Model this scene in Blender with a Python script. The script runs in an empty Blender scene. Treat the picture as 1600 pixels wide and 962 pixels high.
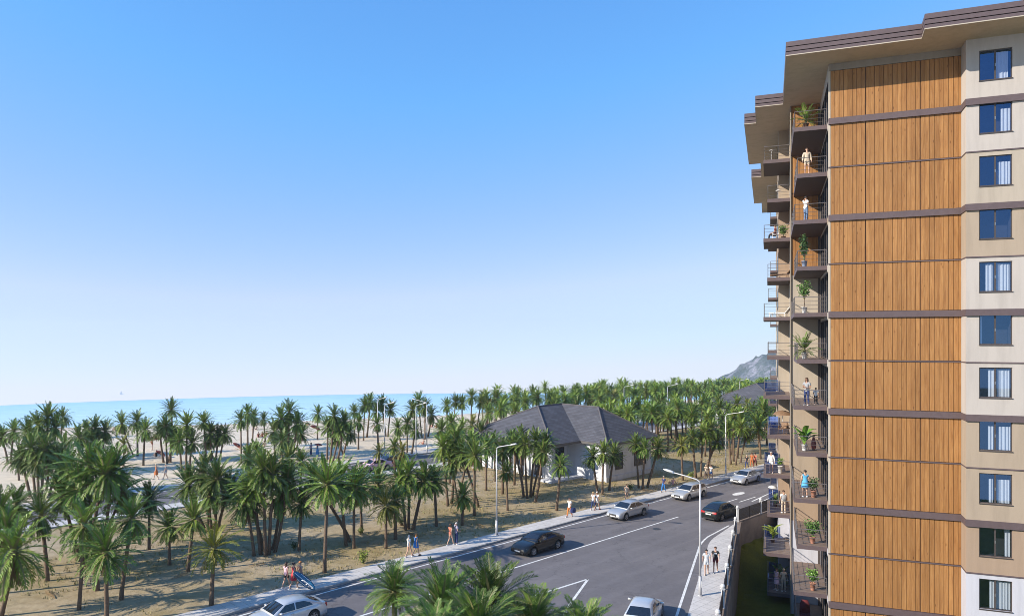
import bpy, bmesh, math, random
from mathutils import Vector, Matrix, noise
random.seed(7)
scene = bpy.context.scene
COL = scene.collection
F, YH, EYE = 1120.0, 530.0, 16.5       # focal length in photo pixels, eye-level row, eye height above the street
R = math.radians

def at(px, py, z=0.0):
    """World point at height z seen at photo pixel (px, py)."""
    Y = F * (EYE - z) / (py - YH)
    return Vector(((px - 800) / F * Y, Y, z))

def depth_at(px, Y, z=0.0):
    return Vector(((px - 800) / F * Y, Y, z))

# ------------------------------------------------------------------ scene graph helpers
def tag(o, label=None, cat=None, group=None, kind=None):
    if label: o['label'] = label
    if cat: o['category'] = cat
    if group: o['group'] = group
    if kind: o['kind'] = kind
    return o

def empty(name, loc=(0, 0, 0), rz=0.0, label=None, cat=None, group=None):
    o = bpy.data.objects.new(name, None)
    COL.objects.link(o)
    o.empty_display_size = 0.3
    o.location = loc
    o.rotation_euler = (0, 0, rz)
    return tag(o, label, cat, group)

def put(name, mesh, parent=None, loc=(0, 0, 0), rot=(0, 0, 0), scale=(1, 1, 1)):
    o = bpy.data.objects.new(name, mesh)
    COL.objects.link(o)
    o.parent = parent
    o.location = loc
    o.rotation_euler = rot
    o.scale = scale
    return o

def copy_tree(o, parent=None):
    c = o.copy()
    COL.objects.link(c)
    c.parent = parent
    for ch in list(o.children):
        copy_tree(ch, c)
    return c

class MB:
    """Collects polygons and builds one mesh object."""
    def __init__(self):
        self.v, self.f, self.m = [], [], []
    def pt(self, p):
        self.v.append((p[0], p[1], p[2])); return len(self.v) - 1
    def face(self, pts, mi=0):
        self.f.append([self.pt(p) for p in pts]); self.m.append(mi)
    def box(self, a, b, mi=0):
        x0, y0, z0 = a; x1, y1, z1 = b
        P = [(x0,y0,z0),(x1,y0,z0),(x1,y1,z0),(x0,y1,z0),(x0,y0,z1),(x1,y0,z1),(x1,y1,z1),(x0,y1,z1)]
        i = [self.pt(p) for p in P]
        for q in ((3,2,1,0),(4,5,6,7),(0,1,5,4),(1,2,6,5),(2,3,7,6),(3,0,4,7)):
            self.f.append([i[k] for k in q]); self.m.append(mi)
        return self
    def prism(self, poly, z0, z1, mi=0, cap=True, mi_top=None, mi_bot=None):
        n = len(poly)
        b = [self.pt((p[0], p[1], z0)) for p in poly]
        t = [self.pt((p[0], p[1], z1)) for p in poly]
        for k in range(n):
            j = (k + 1) % n
            self.f.append([b[k], b[j], t[j], t[k]]); self.m.append(mi)
        if cap:
            self.f.append(t); self.m.append(mi if mi_top is None else mi_top)
            self.f.append(b[::-1]); self.m.append(mi if mi_bot is None else mi_bot)
        return self
    def tube(self, pts, radii, n=8, mi=0, cap=True):
        pts = [Vector(p) for p in pts]
        if not hasattr(radii, '__len__'): radii = [radii] * len(pts)
        rings = []
        ref = None
        for k, p in enumerate(pts):
            d = (pts[min(k + 1, len(pts) - 1)] - pts[max(k - 1, 0)]).normalized()
            if ref is None or abs(ref.dot(d)) > 0.98:
                ref = Vector((1, 0, 0)) if abs(d.x) < 0.9 else Vector((0, 1, 0))
            a = (ref - d * ref.dot(d)).normalized(); ref = a
            b = d.cross(a)
            rings.append([self.pt(p + (a * math.cos(2*math.pi*i/n) + b * math.sin(2*math.pi*i/n)) * radii[k]) for i in range(n)])
        for k in range(len(rings) - 1):
            for i in range(n):
                j = (i + 1) % n
                self.f.append([rings[k][i], rings[k][j], rings[k+1][j], rings[k+1][i]]); self.m.append(mi)
        if cap:
            self.f.append(rings[0][::-1]); self.m.append(mi)
            self.f.append(rings[-1]); self.m.append(mi)
        return self
    def lathe(self, prof, n=12, c=(0, 0, 0), mi=0):
        rings = [[self.pt((c[0] + r*math.cos(2*math.pi*i/n), c[1] + r*math.sin(2*math.pi*i/n), c[2] + z)) for i in range(n)] for r, z in prof]
        for k in range(len(rings) - 1):
            for i in range(n):
                j = (i + 1) % n
                self.f.append([rings[k][i], rings[k][j], rings[k+1][j], rings[k+1][i]]); self.m.append(mi)
        self.f.append(rings[0][::-1]); self.m.append(mi)
        self.f.append(rings[-1]); self.m.append(mi)
        return self
    def loft(self, rings, mi=0, closed=True, caps=True):
        idx = [[self.pt(p) for p in r] for r in rings]
        n = len(idx[0])
        for k in range(len(idx) - 1):
            for i in range(n if closed else n - 1):
                j = (i + 1) % n
                self.f.append([idx[k][i], idx[k][j], idx[k+1][j], idx[k+1][i]]); self.m.append(mi)
        if caps:
            self.f.append(idx[0][::-1]); self.m.append(mi)
            self.f.append(idx[-1]); self.m.append(mi)
        return self
    def mesh(self, name, mats, smooth=False, xf=None):
        me = bpy.data.meshes.new(name)
        vv = self.v if xf is None else [xf(p) for p in self.v]
        me.from_pydata(vv, [], self.f)
        for m in (mats if isinstance(mats, (list, tuple)) else [mats]):
            me.materials.append(m)
        me.polygons.foreach_set('material_index', self.m)
        if smooth:
            me.polygons.foreach_set('use_smooth', [True] * len(me.polygons))
        me.update()
        return me
    def fix(self, me):
        bm = bmesh.new(); bm.from_mesh(me)
        bmesh.ops.recalc_face_normals(bm, faces=bm.faces[:])
        bm.to_mesh(me); bm.free(); me.update()
        return me
    def build(self, name, mats, parent=None, smooth=False, fix=True, xf=None):
        me = self.mesh(name, mats, smooth, xf)
        if fix: self.fix(me)
        return put(name, me, parent)

def bevel_mesh(me, w, seg=1, angle=30):
    bm = bmesh.new(); bm.from_mesh(me)
    bmesh.ops.remove_doubles(bm, verts=bm.verts[:], dist=1e-5)
    bmesh.ops.recalc_face_normals(bm, faces=bm.faces[:])
    ed = [e for e in bm.edges if len(e.link_faces) == 2 and e.calc_face_angle(0) > R(angle)]
    bmesh.ops.bevel(bm, geom=ed, offset=w, segments=seg, affect='EDGES', clamp_overlap=True)
    bm.to_mesh(me); bm.free(); me.update()
    return me

# ------------------------------------------------------------------ materials
MATS = {}
def new_mat(name):
    m = bpy.data.materials.new(name); m.use_nodes = True
    nt = m.node_tree
    return m, nt, nt.nodes['Principled BSDF']

def nodes_noise(nt, scale, detail=4, rough=0.55, coord='Object', vec=None):
    tc = nt.nodes.new('ShaderNodeTexCoord')
    n = nt.nodes.new('ShaderNodeTexNoise')
    n.inputs['Scale'].default_value = scale; n.inputs['Detail'].default_value = detail; n.inputs['Roughness'].default_value = rough
    nt.links.new(vec if vec is not None else tc.outputs[coord], n.inputs['Vector'])
    return n

def ramp(nt, fac, stops):
    r = nt.nodes.new('ShaderNodeValToRGB')
    el = r.color_ramp.elements
    while len(el) < len(stops): el.new(0.5)
    for e, (p, c) in zip(el, stops):
        e.position = p; e.color = (c[0], c[1], c[2], 1)
    nt.links.new(fac, r.inputs['Fac'])
    return r

def mixrgb(nt, fac, a, b, blend='MIX'):
    m = nt.nodes.new('ShaderNodeMix'); m.data_type = 'RGBA'; m.blend_type = blend
    for val, key in ((fac, 0), (a, 6), (b, 7)):
        if hasattr(val, 'is_output') or hasattr(val, 'node'):
            nt.links.new(val, m.inputs[key])
        elif key == 0: m.inputs[0].default_value = val
        else: m.inputs[key].default_value = (val[0], val[1], val[2], 1)
    return m.outputs[2]

def bump(nt, b, height, strength=0.3, dist=0.02):
    n = nt.nodes.new('ShaderNodeBump')
    n.inputs['Strength'].default_value = strength; n.inputs['Distance'].default_value = dist
    nt.links.new(height, n.inputs['Height']); nt.links.new(n.outputs[0], b.inputs['Normal'])

def mat(name, col, rough=0.6, var=0.12, scale=6.0, metal=0.0, spec=0.5, bmp=0.0, coat=0.0, key=None):
    """A plain material with a little uneven tone of its own."""
    k = key or name
    if k in MATS: return MATS[k]
    m, nt, b = new_mat(name)
    n = nodes_noise(nt, scale, 5, 0.6)
    lo = [c * (1 - var) for c in col]; hi = [min(1, c * (1 + var)) for c in col]
    r = ramp(nt, n.outputs['Fac'], [(0.3, lo), (0.7, hi)])
    nt.links.new(r.outputs['Color'], b.inputs['Base Color'])
    b.inputs['Roughness'].default_value = rough; b.inputs['Metallic'].default_value = metal
    b.inputs['Specular IOR Level'].default_value = spec
    if coat: b.inputs['Coat Weight'].default_value = coat; b.inputs['Coat Roughness'].default_value = 0.05
    if bmp: bump(nt, b, n.outputs['Fac'], bmp, 0.02)
    MATS[k] = m
    return m

def glass_mat(name, tint, refl, refl_tint=(1, 1, 1)):
    """Coated window glass: partly see-through, partly mirror."""
    if name in MATS: return MATS[name]
    m, nt, b = new_mat(name)
    tr = nt.nodes.new('ShaderNodeBsdfTransparent'); tr.inputs[0].default_value = (*tint, 1)
    gl = nt.nodes.new('ShaderNodeBsdfGlossy'); gl.inputs['Color'].default_value = (*refl_tint, 1); gl.inputs['Roughness'].default_value = 0.02
    mx = nt.nodes.new('ShaderNodeMixShader')
    mx.inputs[0].default_value = refl; nt.links.new(tr.outputs[0], mx.inputs[1]); nt.links.new(gl.outputs[0], mx.inputs[2])
    nt.links.new(mx.outputs[0], nt.nodes['Material Output'].inputs['Surface'])
    nt.nodes.remove(b)
    MATS[name] = m
    return m

# ------------------------------------------------------------------ camera, light, sky
cam = bpy.data.cameras.new('camera')
cam.sensor_width = 36.0; cam.sensor_fit = 'HORIZONTAL'
cam.lens = 36.0 * F / 1600.0
cam.shift_y = (YH - 481.0) / 1600.0
cam.clip_start = 0.1; cam.clip_end = 20000
camo = bpy.data.objects.new('camera', cam); COL.objects.link(camo)
camo.location = (0, 0, EYE); camo.rotation_euler = (R(90), 0, 0)
scene.camera = camo

SUN_EL = R(26.5)
SUN_H = Vector((-0.927, -0.375, 0)).normalized()      # horizontal direction towards the sun
to_sun = Vector((SUN_H.x * math.cos(SUN_EL), SUN_H.y * math.cos(SUN_EL), math.sin(SUN_EL)))
sun = bpy.data.lights.new('sun', 'SUN'); sun.energy = 4.2; sun.angle = R(0.5); sun.color = (1.0, 0.90, 0.76)
suno = bpy.data.objects.new('sun', sun); COL.objects.link(suno)
suno.location = (-200, -80, 150)
suno.rotation_euler = (-to_sun).to_track_quat('-Z', 'Y').to_euler()

w = bpy.data.worlds.new('World'); scene.world = w; w.use_nodes = True
nt = w.node_tree
bg = nt.nodes['Background']; bg.inputs['Strength'].default_value = 0.15
sky = nt.nodes.new('ShaderNodeTexSky'); sky.sky_type = 'NISHITA'; sky.sun_disc = False
sky.sun_elevation = SUN_EL
sky.sun_rotation = math.atan2(SUN_H.x, SUN_H.y)
sky.air_density = 1.0; sky.dust_density = 0.0; sky.ozone_density = 3.0; sky.altitude = 0
# the sea and the land curve away below eye level: carry the horizon colour on down to meet them
tc = nt.nodes.new('ShaderNodeTexCoord')
sep = nt.nodes.new('ShaderNodeSeparateXYZ'); comb = nt.nodes.new('ShaderNodeCombineXYZ')
nt.links.new(tc.outputs['Generated'], sep.inputs[0])
mx = nt.nodes.new('ShaderNodeMath'); mx.operation = 'ADD'; mx.inputs[1].default_value = 0.076
nt.links.new(sep.outputs[2], mx.inputs[0])
mx2 = nt.nodes.new('ShaderNodeMath'); mx2.operation = 'MAXIMUM'; mx2.inputs[1].default_value = 0.004
nt.links.new(mx.outputs[0], mx2.inputs[0])
for k in (0, 1): nt.links.new(sep.outputs[k], comb.inputs[k])
nt.links.new(mx2.outputs[0], comb.inputs[2])
nrm = nt.nodes.new('ShaderNodeVectorMath'); nrm.operation = 'NORMALIZE'
nt.links.new(comb.outputs[0], nrm.inputs[0]); nt.links.new(nrm.outputs[0], sky.inputs[0])
# photographic response of the sky: compressed highlights, deeper blue overhead
def scale_col(src, k):
    v = nt.nodes.new('ShaderNodeVectorMath'); v.operation = 'SCALE'; v.inputs['Scale'].default_value = k
    nt.links.new(src, v.inputs[0]); return v.outputs[0]
cv = nt.nodes.new('ShaderNodeRGBCurve')
CURVES = ([(0, 0), (.107, .066), (.165, .128), (.265, .228), (.63, .318), (1, .34)],
          [(0, 0), (.10, .11), (.193, .186), (.287, .226), (.422, .293), (.63, .348), (1, .36)],
          [(0, 0), (.15, .22), (.25, .33), (.35, .395), (.46, .40), (.63, .40), (1, .40)])
for ci, pts in enumerate(CURVES):
    c = cv.mapping.curves[ci]
    while len(c.points) < len(pts): c.points.new(0.5, 0.5)
    for p_, (x_, y_) in zip(c.points, pts): p_.location = (x_, y_); p_.handle_type = 'VECTOR'
cv.mapping.extend = 'HORIZONTAL'; cv.mapping.update()
nt.links.new(scale_col(sky.outputs[0], 0.1), cv.inputs['Color'])
nt.links.new(scale_col(cv.outputs[0], 10.0), bg.inputs['Color'])

scene.view_settings.view_transform = 'Standard'; scene.view_settings.look = 'None'
scene.view_settings.exposure = 0.80; scene.view_settings.gamma = 1.0; scene.view_settings.use_curve_mapping = False
scene.render.engine = 'CYCLES'
cy = scene.cycles
cy.max_bounces = 6; cy.diffuse_bounces = 3; cy.glossy_bounces = 3; cy.transmission_bounces = 4; cy.transparent_max_bounces = 8
cy.volume_bounces = 0
cy.use_denoising = True
cy.pixel_filter_type = 'BLACKMAN_HARRIS'; cy.filter_width = 0.9
cy.caustics_reflective = False; cy.caustics_refractive = False
cy.sample_clamp_indirect = 6.0
# ------------------------------------------------------------------ frames of reference
ROAD_D = Vector((0.716, 0.698, 0)).normalized()       # along the main road, away from the camera
ROAD_N = Vector((-ROAD_D.y, ROAD_D.x, 0))             # towards the sea
ROAD_C = Vector((0, 51.62, 0))                        # on the centre line
def rd(a, n, z=0.0):
    p = ROAD_C + ROAD_D * a + ROAD_N * n
    return Vector((p.x, p.y, z))
def rd_inv(p):
    q = Vector((p[0], p[1], 0)) - ROAD_C
    return q.dot(ROAD_D), q.dot(ROAD_N)

B0 = Vector((495 / F * 45.4, 45.4, 0))                # front left corner of the wood-clad wall
BU = Vector((2995, -1120, 0)).normalized()            # along the wood-clad wall, to the right
BV = Vector((-BU.y, BU.x, 0))                         # away from the camera
B_RZ = math.atan2(BU.y, BU.x)
SHEAR = -0.0133
def bxf(p): return (p[0] + SHEAR * p[1], p[1], p[2])
def bw(s, t, z=0.0):
    q = B0 + BU * (s + SHEAR * t) + BV * t
    return Vector((q.x, q.y, z))
def bw_inv(p):
    q = Vector((p[0], p[1], 0)) - B0
    t = q.dot(BV)
    return q.dot(BU) - SHEAR * t, t
def s_at(px, t):
    """s on the building line at depth t that is seen at photo column px."""
    a = (px - 800) / F
    base = B0 + BU * (SHEAR * t) + BV * t
    return (a * base.y - base.x) / (BU.x - a * BU.y)

# ------------------------------------------------------------------ ground materials
def ground_mat():
    m, nt, b = new_mat('sandy_soil')
    n1 = nodes_noise(nt, 0.10, 6, 0.6, 'Object')
    n2 = nodes_noise(nt, 1.3, 8, 0.7, 'Object')
    n3 = nodes_noise(nt, 14.0, 4, 0.7, 'Object')
    soil = ramp(nt, n2.outputs['Fac'], [(0.30, (0.33, 0.26, 0.165)), (0.55, (0.45, 0.365, 0.245)), (0.75, (0.54, 0.45, 0.315))])
    grass = ramp(nt, n2.outputs['Fac'], [(0.30, (0.27, 0.205, 0.095)), (0.70, (0.42, 0.33, 0.18))])
    f = ramp(nt, n1.outputs['Fac'], [(0.42, (0, 0, 0)), (0.60, (1, 1, 1))])
    c = mixrgb(nt, f.outputs[0], soil.outputs[0], grass.outputs[0])
    g = ramp(nt, n3.outputs['Fac'], [(0.34, (0.62, 0.62, 0.62)), (0.62, (1.1, 1.1, 1.1))])
    c2 = mixrgb(nt, 0.8, c, g.outputs[0], 'MULTIPLY')
    nt.links.new(c2, b.inputs['Base Color'])
    b.inputs['Roughness'].default_value = 0.95; b.inputs['Specular IOR Level'].default_value = 0.1
    bump(nt, b, n2.outputs['Fac'], 0.6, 0.12)
    return m

def sand_mat():
    m, nt, b = new_mat('beach_sand')
    n1 = nodes_noise(nt, 0.06, 5, 0.6); n2 = nodes_noise(nt, 0.9, 8, 0.7)
    a = ramp(nt, n1.outputs['Fac'], [(0.35, (0.64, 0.54, 0.41)), (0.65, (0.75, 0.66, 0.53))])
    g = ramp(nt, n2.outputs['Fac'], [(0.30, (0.80, 0.78, 0.76)), (0.65, (1.05, 1.05, 1.05))])
    c = mixrgb(nt, 0.9, a.outputs[0], g.outputs[0], 'MULTIPLY')
    nt.links.new(c, b.inputs['Base Color'])
    b.inputs['Roughness'].default_value = 0.95; b.inputs['Specular IOR Level'].default_value = 0.1
    bump(nt, b, n2.outputs['Fac'], 0.7, 0.25)
    return m

def asphalt_mat():
    m, nt, b = new_mat('asphalt')
    n1 = nodes_noise(nt, 0.16, 5, 0.6); n2 = nodes_noise(nt, 2.5, 8, 0.75); n3 = nodes_noise(nt, 40, 3, 0.6)
    a = ramp(nt, n1.outputs['Fac'], [(0.35, (0.150, 0.140, 0.146)), (0.65, (0.185, 0.172, 0.176))])
    g = ramp(nt, n2.outputs['Fac'], [(0.30, (0.86, 0.86, 0.86)), (0.65, (1.08, 1.08, 1.08))])
    c = mixrgb(nt, 0.9, a.outputs[0], g.outputs[0], 'MULTIPLY')
    # mended patches, oil drips down the middle of the lanes, polished wheel tracks, fine cracks
    tc = nt.nodes.new('ShaderNodeTexCoord'); mp = nt.nodes.new('ShaderNodeMapping')
    mp.inputs['Rotation'].default_value = (0, 0, -math.atan2(ROAD_D.y, ROAD_D.x)); mp.inputs['Location'].default_value = (0, -ROAD_C.dot(ROAD_N), 0)
    nt.links.new(tc.outputs['Object'], mp.inputs[0])
    sp = nt.nodes.new('ShaderNodeSeparateXYZ'); nt.links.new(mp.outputs[0], sp.inputs[0])
    wv = nt.nodes.new('ShaderNodeMath'); wv.operation = 'MULTIPLY'; wv.inputs[1].default_value = 2*math.pi/1.68; nt.links.new(sp.outputs[1], wv.inputs[0])
    cs = nt.nodes.new('ShaderNodeMath'); cs.operation = 'COSINE'; nt.links.new(wv.outputs[0], cs.inputs[0])
    tr = ramp(nt, cs.outputs[0], [(0.0, (0.93, 0.93, 0.93)), (1.0, (1.03, 1.03, 1.03))]); c = mixrgb(nt, 0.8, c, tr.outputs[0], 'MULTIPLY')
    vo = nt.nodes.new('ShaderNodeTexVoronoi'); vo.distance = 'MANHATTAN'; vo.inputs['Scale'].default_value = 0.085; nt.links.new(mp.outputs[0], vo.inputs['Vector'])
    pc = ramp(nt, vo.outputs['Color'], [(0.78, (1, 1, 1)), (0.80, (0.86, 0.86, 0.87))]); c = mixrgb(nt, 0.9, c, pc.outputs[0], 'MULTIPLY')
    vc = nt.nodes.new('ShaderNodeTexVoronoi'); vc.feature = 'DISTANCE_TO_EDGE'; vc.inputs['Scale'].default_value = 0.16
    nz = nodes_noise(nt, 0.8, 5, 0.6); dv = nt.nodes.new('ShaderNodeVectorMath'); dv.operation = 'MULTIPLY_ADD'; dv.inputs[1].default_value = (3.0, 3.0, 0)
    nt.links.new(nz.outputs['Color'], dv.inputs[0]); nt.links.new(tc.outputs['Object'], dv.inputs[2]); nt.links.new(dv.outputs[0], vc.inputs['Vector'])
    ck = ramp(nt, vc.outputs['Distance'], [(0.004, (0.72, 0.72, 0.72)), (0.010, (1, 1, 1))]); c = mixrgb(nt, 0.75, c, ck.outputs[0], 'MULTIPLY')
    no = nodes_noise(nt, 0.9, 3, 0.5); ol = ramp(nt, no.outputs['Fac'], [(0.66, (1, 1, 1)), (0.74, (0.80, 0.80, 0.80))]); c = mixrgb(nt, 0.8, c, ol.outputs[0], 'MULTIPLY')
    nt.links.new(c, b.inputs['Base Color'])
    b.inputs['Roughness'].default_value = 0.82; b.inputs['Specular IOR Level'].default_value = 0.3
    bump(nt, b, n3.outputs['Fac'], 0.3, 0.01)
    return m

def paving_mat():
    m, nt, b = new_mat('pavement_slabs')
    tc = nt.nodes.new('ShaderNodeTexCoord')
    mp = nt.nodes.new('ShaderNodeMapping'); mp.inputs['Rotation'].default_value = (0, 0, -math.atan2(ROAD_D.y, ROAD_D.x))
    nt.links.new(tc.outputs['Object'], mp.inputs[0])
    br = nt.nodes.new('ShaderNodeTexBrick')
    br.inputs['Scale'].default_value = 1.0; br.inputs['Brick Width'].default_value = 0.6; br.inputs['Row Height'].default_value = 0.6
    br.inputs['Mortar Size'].default_value = 0.012; br.offset = 0.0
    br.inputs['Color1'].default_value = (0.60, 0.575, 0.55, 1); br.inputs['Color2'].default_value = (0.54, 0.52, 0.50, 1); br.inputs['Mortar'].default_value = (0.30, 0.29, 0.28, 1)
    nt.links.new(mp.outputs[0], br.inputs[0])
    n = nodes_noise(nt, 1.2, 7, 0.7)
    g = ramp(nt, n.outputs['Fac'], [(0.3, (0.84, 0.83, 0.82)), (0.65, (1.05, 1.05, 1.05))])
    c = mixrgb(nt, 0.9, br.outputs[0], g.outputs[0], 'MULTIPLY')
    nt.links.new(c, b.inputs['Base Color']); b.inputs['Roughness'].default_value = 0.85
    return m

def sea_mat():
    m, nt, b = new_mat('sea_water')
    tc = nt.nodes.new('ShaderNodeTexCoord')
    mp = nt.nodes.new('ShaderNodeMapping'); mp.inputs['Scale'].default_value = (0.25, 0.7, 1)
    nt.links.new(tc.outputs['Object'], mp.inputs[0])
    n1 = nodes_noise(nt, 0.5, 6, 0.6, vec=mp.outputs[0]); n2 = nodes_noise(nt, 0.02, 4, 0.5)
    # shallow turquoise over the sand bar near the shore, deeper blue farther out (depth of the water)
    ln = nt.nodes.new('ShaderNodeVectorMath'); ln.operation = 'LENGTH'
    nt.links.new(tc.outputs['Object'], ln.inputs[0])
    mr = nt.nodes.new('ShaderNodeMapRange'); mr.inputs[1].default_value = 140; mr.inputs[2].default_value = 470
    nt.links.new(ln.outputs['Value'], mr.inputs[0])
    c = ramp(nt, mr.outputs[0], [(0.0, (0.62, 0.76, 0.78)), (0.15, (0.52, 0.72, 0.80)), (0.5, (0.42, 0.66, 0.82)), (1.0, (0.28, 0.54, 0.80))])
    g = ramp(nt, n1.outputs['Fac'], [(0.30, (0.82, 0.86, 0.90)), (0.60, (1.06, 1.05, 1.04)), (0.75, (1.2, 1.18, 1.15))])
    c2 = mixrgb(nt, 1.0, c.outputs[0], g.outputs[0], 'MULTIPLY')
    nt.links.new(c2, b.inputs['Base Color'])
    b.inputs['Roughness'].default_value = 0.4; b.inputs['IOR'].default_value = 1.33
    bump(nt, b, n1.outputs['Fac'], 0.8, 0.5)
    return m

GROUND, SAND, ASPHALT, PAVING, SEA = ground_mat(), sand_mat(), asphalt_mat(), paving_mat(), sea_mat()
PAINT = mat('road_paint', (0.68, 0.68, 0.66), 0.75, 0.22, 3.0)
KERB = mat('kerb_stone', (0.34, 0.33, 0.32), 0.85, 0.15, 3.0)

# ------------------------------------------------------------------ land, sea, lawn
RC = 5600.0
SHORE = [(-900, 60), (-260, 140), (-107, 150), (-63, 153), (-21, 171), (40, 225), (110, 330), (260, 520), (420, 620), (900, 760)]
def shore_d(x, y):
    best, sgn = 1e9, 1
    for (x0, y0), (x1, y1) in zip(SHORE[:-1], SHORE[1:]):
        dx, dy = x1 - x0, y1 - y0
        k = max(0, min(1, ((x - x0)*dx + (y - y0)*dy) / (dx*dx + dy*dy)))
        d = math.hypot(x - x0 - k*dx, y - y0 - k*dy)
        if d < best:
            best = d; sgn = 1 if (dx*(y - y0) - dy*(x - x0)) < 0 else -1
    return best * sgn
def land_z(x, y):
    r = math.hypot(x, y)
    z = min(0.0, 2.29 - r*r / (2*RC)) if r > 160 else 0.0
    d = shore_d(x, y)
    if d < 24: z -= (24 - d) * 0.065
    return z
def sea_z(r): return 0.75 - r*r / (2*RC)

def polar_sheet(name, m, radii, zf, nseg=160, keep=None):
    bm = bmesh.new()
    rings = []
    c = bm.verts.new((0, 0, zf(0, 0)))
    for r in radii:
        rings.append([bm.verts.new((r*math.cos(2*math.pi*i/nseg), r*math.sin(2*math.pi*i/nseg), zf(r*math.cos(2*math.pi*i/nseg), r*math.sin(2*math.pi*i/nseg)))) for i in range(nseg)])
    for i in range(nseg):
        bm.faces.new((c, rings[0][i], rings[0][(i+1) % nseg]))
    for a, b_ in zip(rings[:-1], rings[1:]):
        for i in range(nseg):
            j = (i+1) % nseg
            bm.faces.new((a[i], b_[i], b_[j], a[j]))
    return bm

def finish(bm, name, mats, smooth=False):
    me = bpy.data.meshes.new(name)
    bmesh.ops.recalc_face_normals(bm, faces=bm.faces[:])
    for f in bm.faces:
        f.smooth = smooth
        if f.normal.z < 0: f.normal_flip()
    bm.to_mesh(me); bm.free()
    for m in (mats if isinstance(mats, (list, tuple)) else [mats]): me.materials.append(m)
    return put(name, me)

FENCE_S = -6.35
KERB_N, PAVE_N, ROAD_R = 5.6, 7.5, -5.1
SAND_N = 48.0
radii = [6, 12, 20, 30, 40, 50, 60, 70, 80, 90, 100, 112, 125, 135, 145, 152, 158, 164, 170, 178, 186, 195, 205, 220, 240, 265, 300, 340, 390, 450, 520, 620, 760, 950]
bm = polar_sheet('ground', GROUND, radii, land_z, 200)
def cut(bm, co, no):
    bmesh.ops.bisect_plane(bm, geom=bm.verts[:] + bm.edges[:] + bm.faces[:], dist=1e-4, plane_co=co, plane_no=no)
cut(bm, rd(0, ROAD_R), ROAD_N)
cut(bm, bw(FENCE_S, 0), bw(FENCE_S + 1, 0) - bw(FENCE_S, 0))
cut(bm, rd(0, SAND_N), ROAD_N)
dead = []
for f in bm.faces:
    c = f.calc_center_median()
    n = rd_inv(c)[1]
    s, t = bw_inv(c)
    if n < ROAD_R and s > FENCE_S and c.length < 320: dead.append(f)
    f.material_index = 1 if n > SAND_N else 0
    dsh = shore_d(c.x, c.y)
bmesh.ops.delete(bm, geom=dead, context='FACES')
tag(finish(bm, 'ground', [GROUND, SAND], True), kind='structure')

# the sea: a sheet that falls away with distance, so its rim is the horizon
bm = bmesh.new()
nseg = 220
sr = [90, 120, 150, 180, 215, 250, 290, 330, 370, 410, 450, 490, 540, 600, 700]
rings = []
for r in sr:
    rings.append([bm.verts.new((r*math.sin(a), r*math.cos(a), sea_z(r))) for a in [R(-95 + 190*i/nseg) for i in range(nseg + 1)]])
for a, b_ in zip(rings[:-1], rings[1:]):
    for i in range(nseg):
        bm.faces.new((a[i], b_[i], b_[i+1], a[i+1]))
bmesh.ops.delete(bm, geom=[f for f in bm.faces if shore_d(f.calc_center_median().x, f.calc_center_median().y) > 22], context='FACES')
tag(finish(bm, 'sea', SEA, True), kind='structure')
# white foam where the water meets the sand
fm = MB()
pts = []
for (x0, y0), (x1, y1) in zip(SHORE[1:6], SHORE[2:7]):
    for k in range(14):
        pts.append((x0 + (x1-x0)*k/14, y0 + (y1-y0)*k/14))
for (a, b_) in zip(pts[:-1], pts[1:]):
    q = []
    for (x, y), o in ((a, -1), (b_, -1), (b_, 1), (a, 1)):
        w_ = 0.7 + 0.5*noise.noise((x*0.15, y*0.15, 0))
        yy = y + 1.2*noise.noise((x*0.05, 3, 1)) + o*w_
        q.append((x, yy, max(sea_z(math.hypot(x, yy)), land_z(x, yy)) + 0.03))
    fm.face(q)
tag(fm.build('sea_foam', mat('foam', (0.8, 0.82, 0.82), 0.8, 0.1)), kind='stuff')

# sunken lawn on the near side of the fence
LAWN = None
m, nt, b = new_mat('lawn_grass')
n1 = nodes_noise(nt, 0.5, 6, 0.7); n2 = nodes_noise(nt, 18, 4, 0.7)
c = ramp(nt, n1.outputs['Fac'], [(0.3, (0.085, 0.092, 0.014)), (0.7, (0.150, 0.145, 0.022))])
g = ramp(nt, n2.outputs['Fac'], [(0.3, (0.6, 0.6, 0.6)), (0.65, (1.15, 1.15, 1.15))])
nt.links.new(mixrgb(nt, 0.9, c.outputs[0], g.outputs[0], 'MULTIPLY'), b.inputs['Base Color'])
b.inputs['Roughness'].default_value = 0.95; b.inputs['Specular IOR Level'].default_value = 0.1
bump(nt, b, n2.outputs['Fac'], 0.6, 0.06)
LAWN = m
def lawn_z(p): return -4.0 + 2.25 * max(0.0, min(1.0, (rd_inv(p)[1] - ROAD_R + 4.2) / 3.6))
bm = bmesh.new()
ts = [-60, -30] + [-4 + 0.9*i for i in range(40)] + [40, 70, 140]
ss = [FENCE_S + 0.02 + 0.8*i for i in range(12)] + [10, 20, 40, 80, 200]
g = [[bm.verts.new(bw(s, t, lawn_z(bw(s, t)))) for s in ss] for t in ts]
for i in range(len(ts) - 1):
    for j in range(len(ss) - 1):
        bm.faces.new((g[i][j], g[i][j+1], g[i+1][j+1], g[i+1][j]))
bmesh.ops.bisect_plane(bm, geom=bm.verts[:] + bm.edges[:] + bm.faces[:], dist=1e-4, plane_co=rd(0, ROAD_R - 0.02), plane_no=ROAD_N, clear_outer=True)
tag(finish(bm, 'lawn', LAWN, False), kind='structure')

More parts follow.
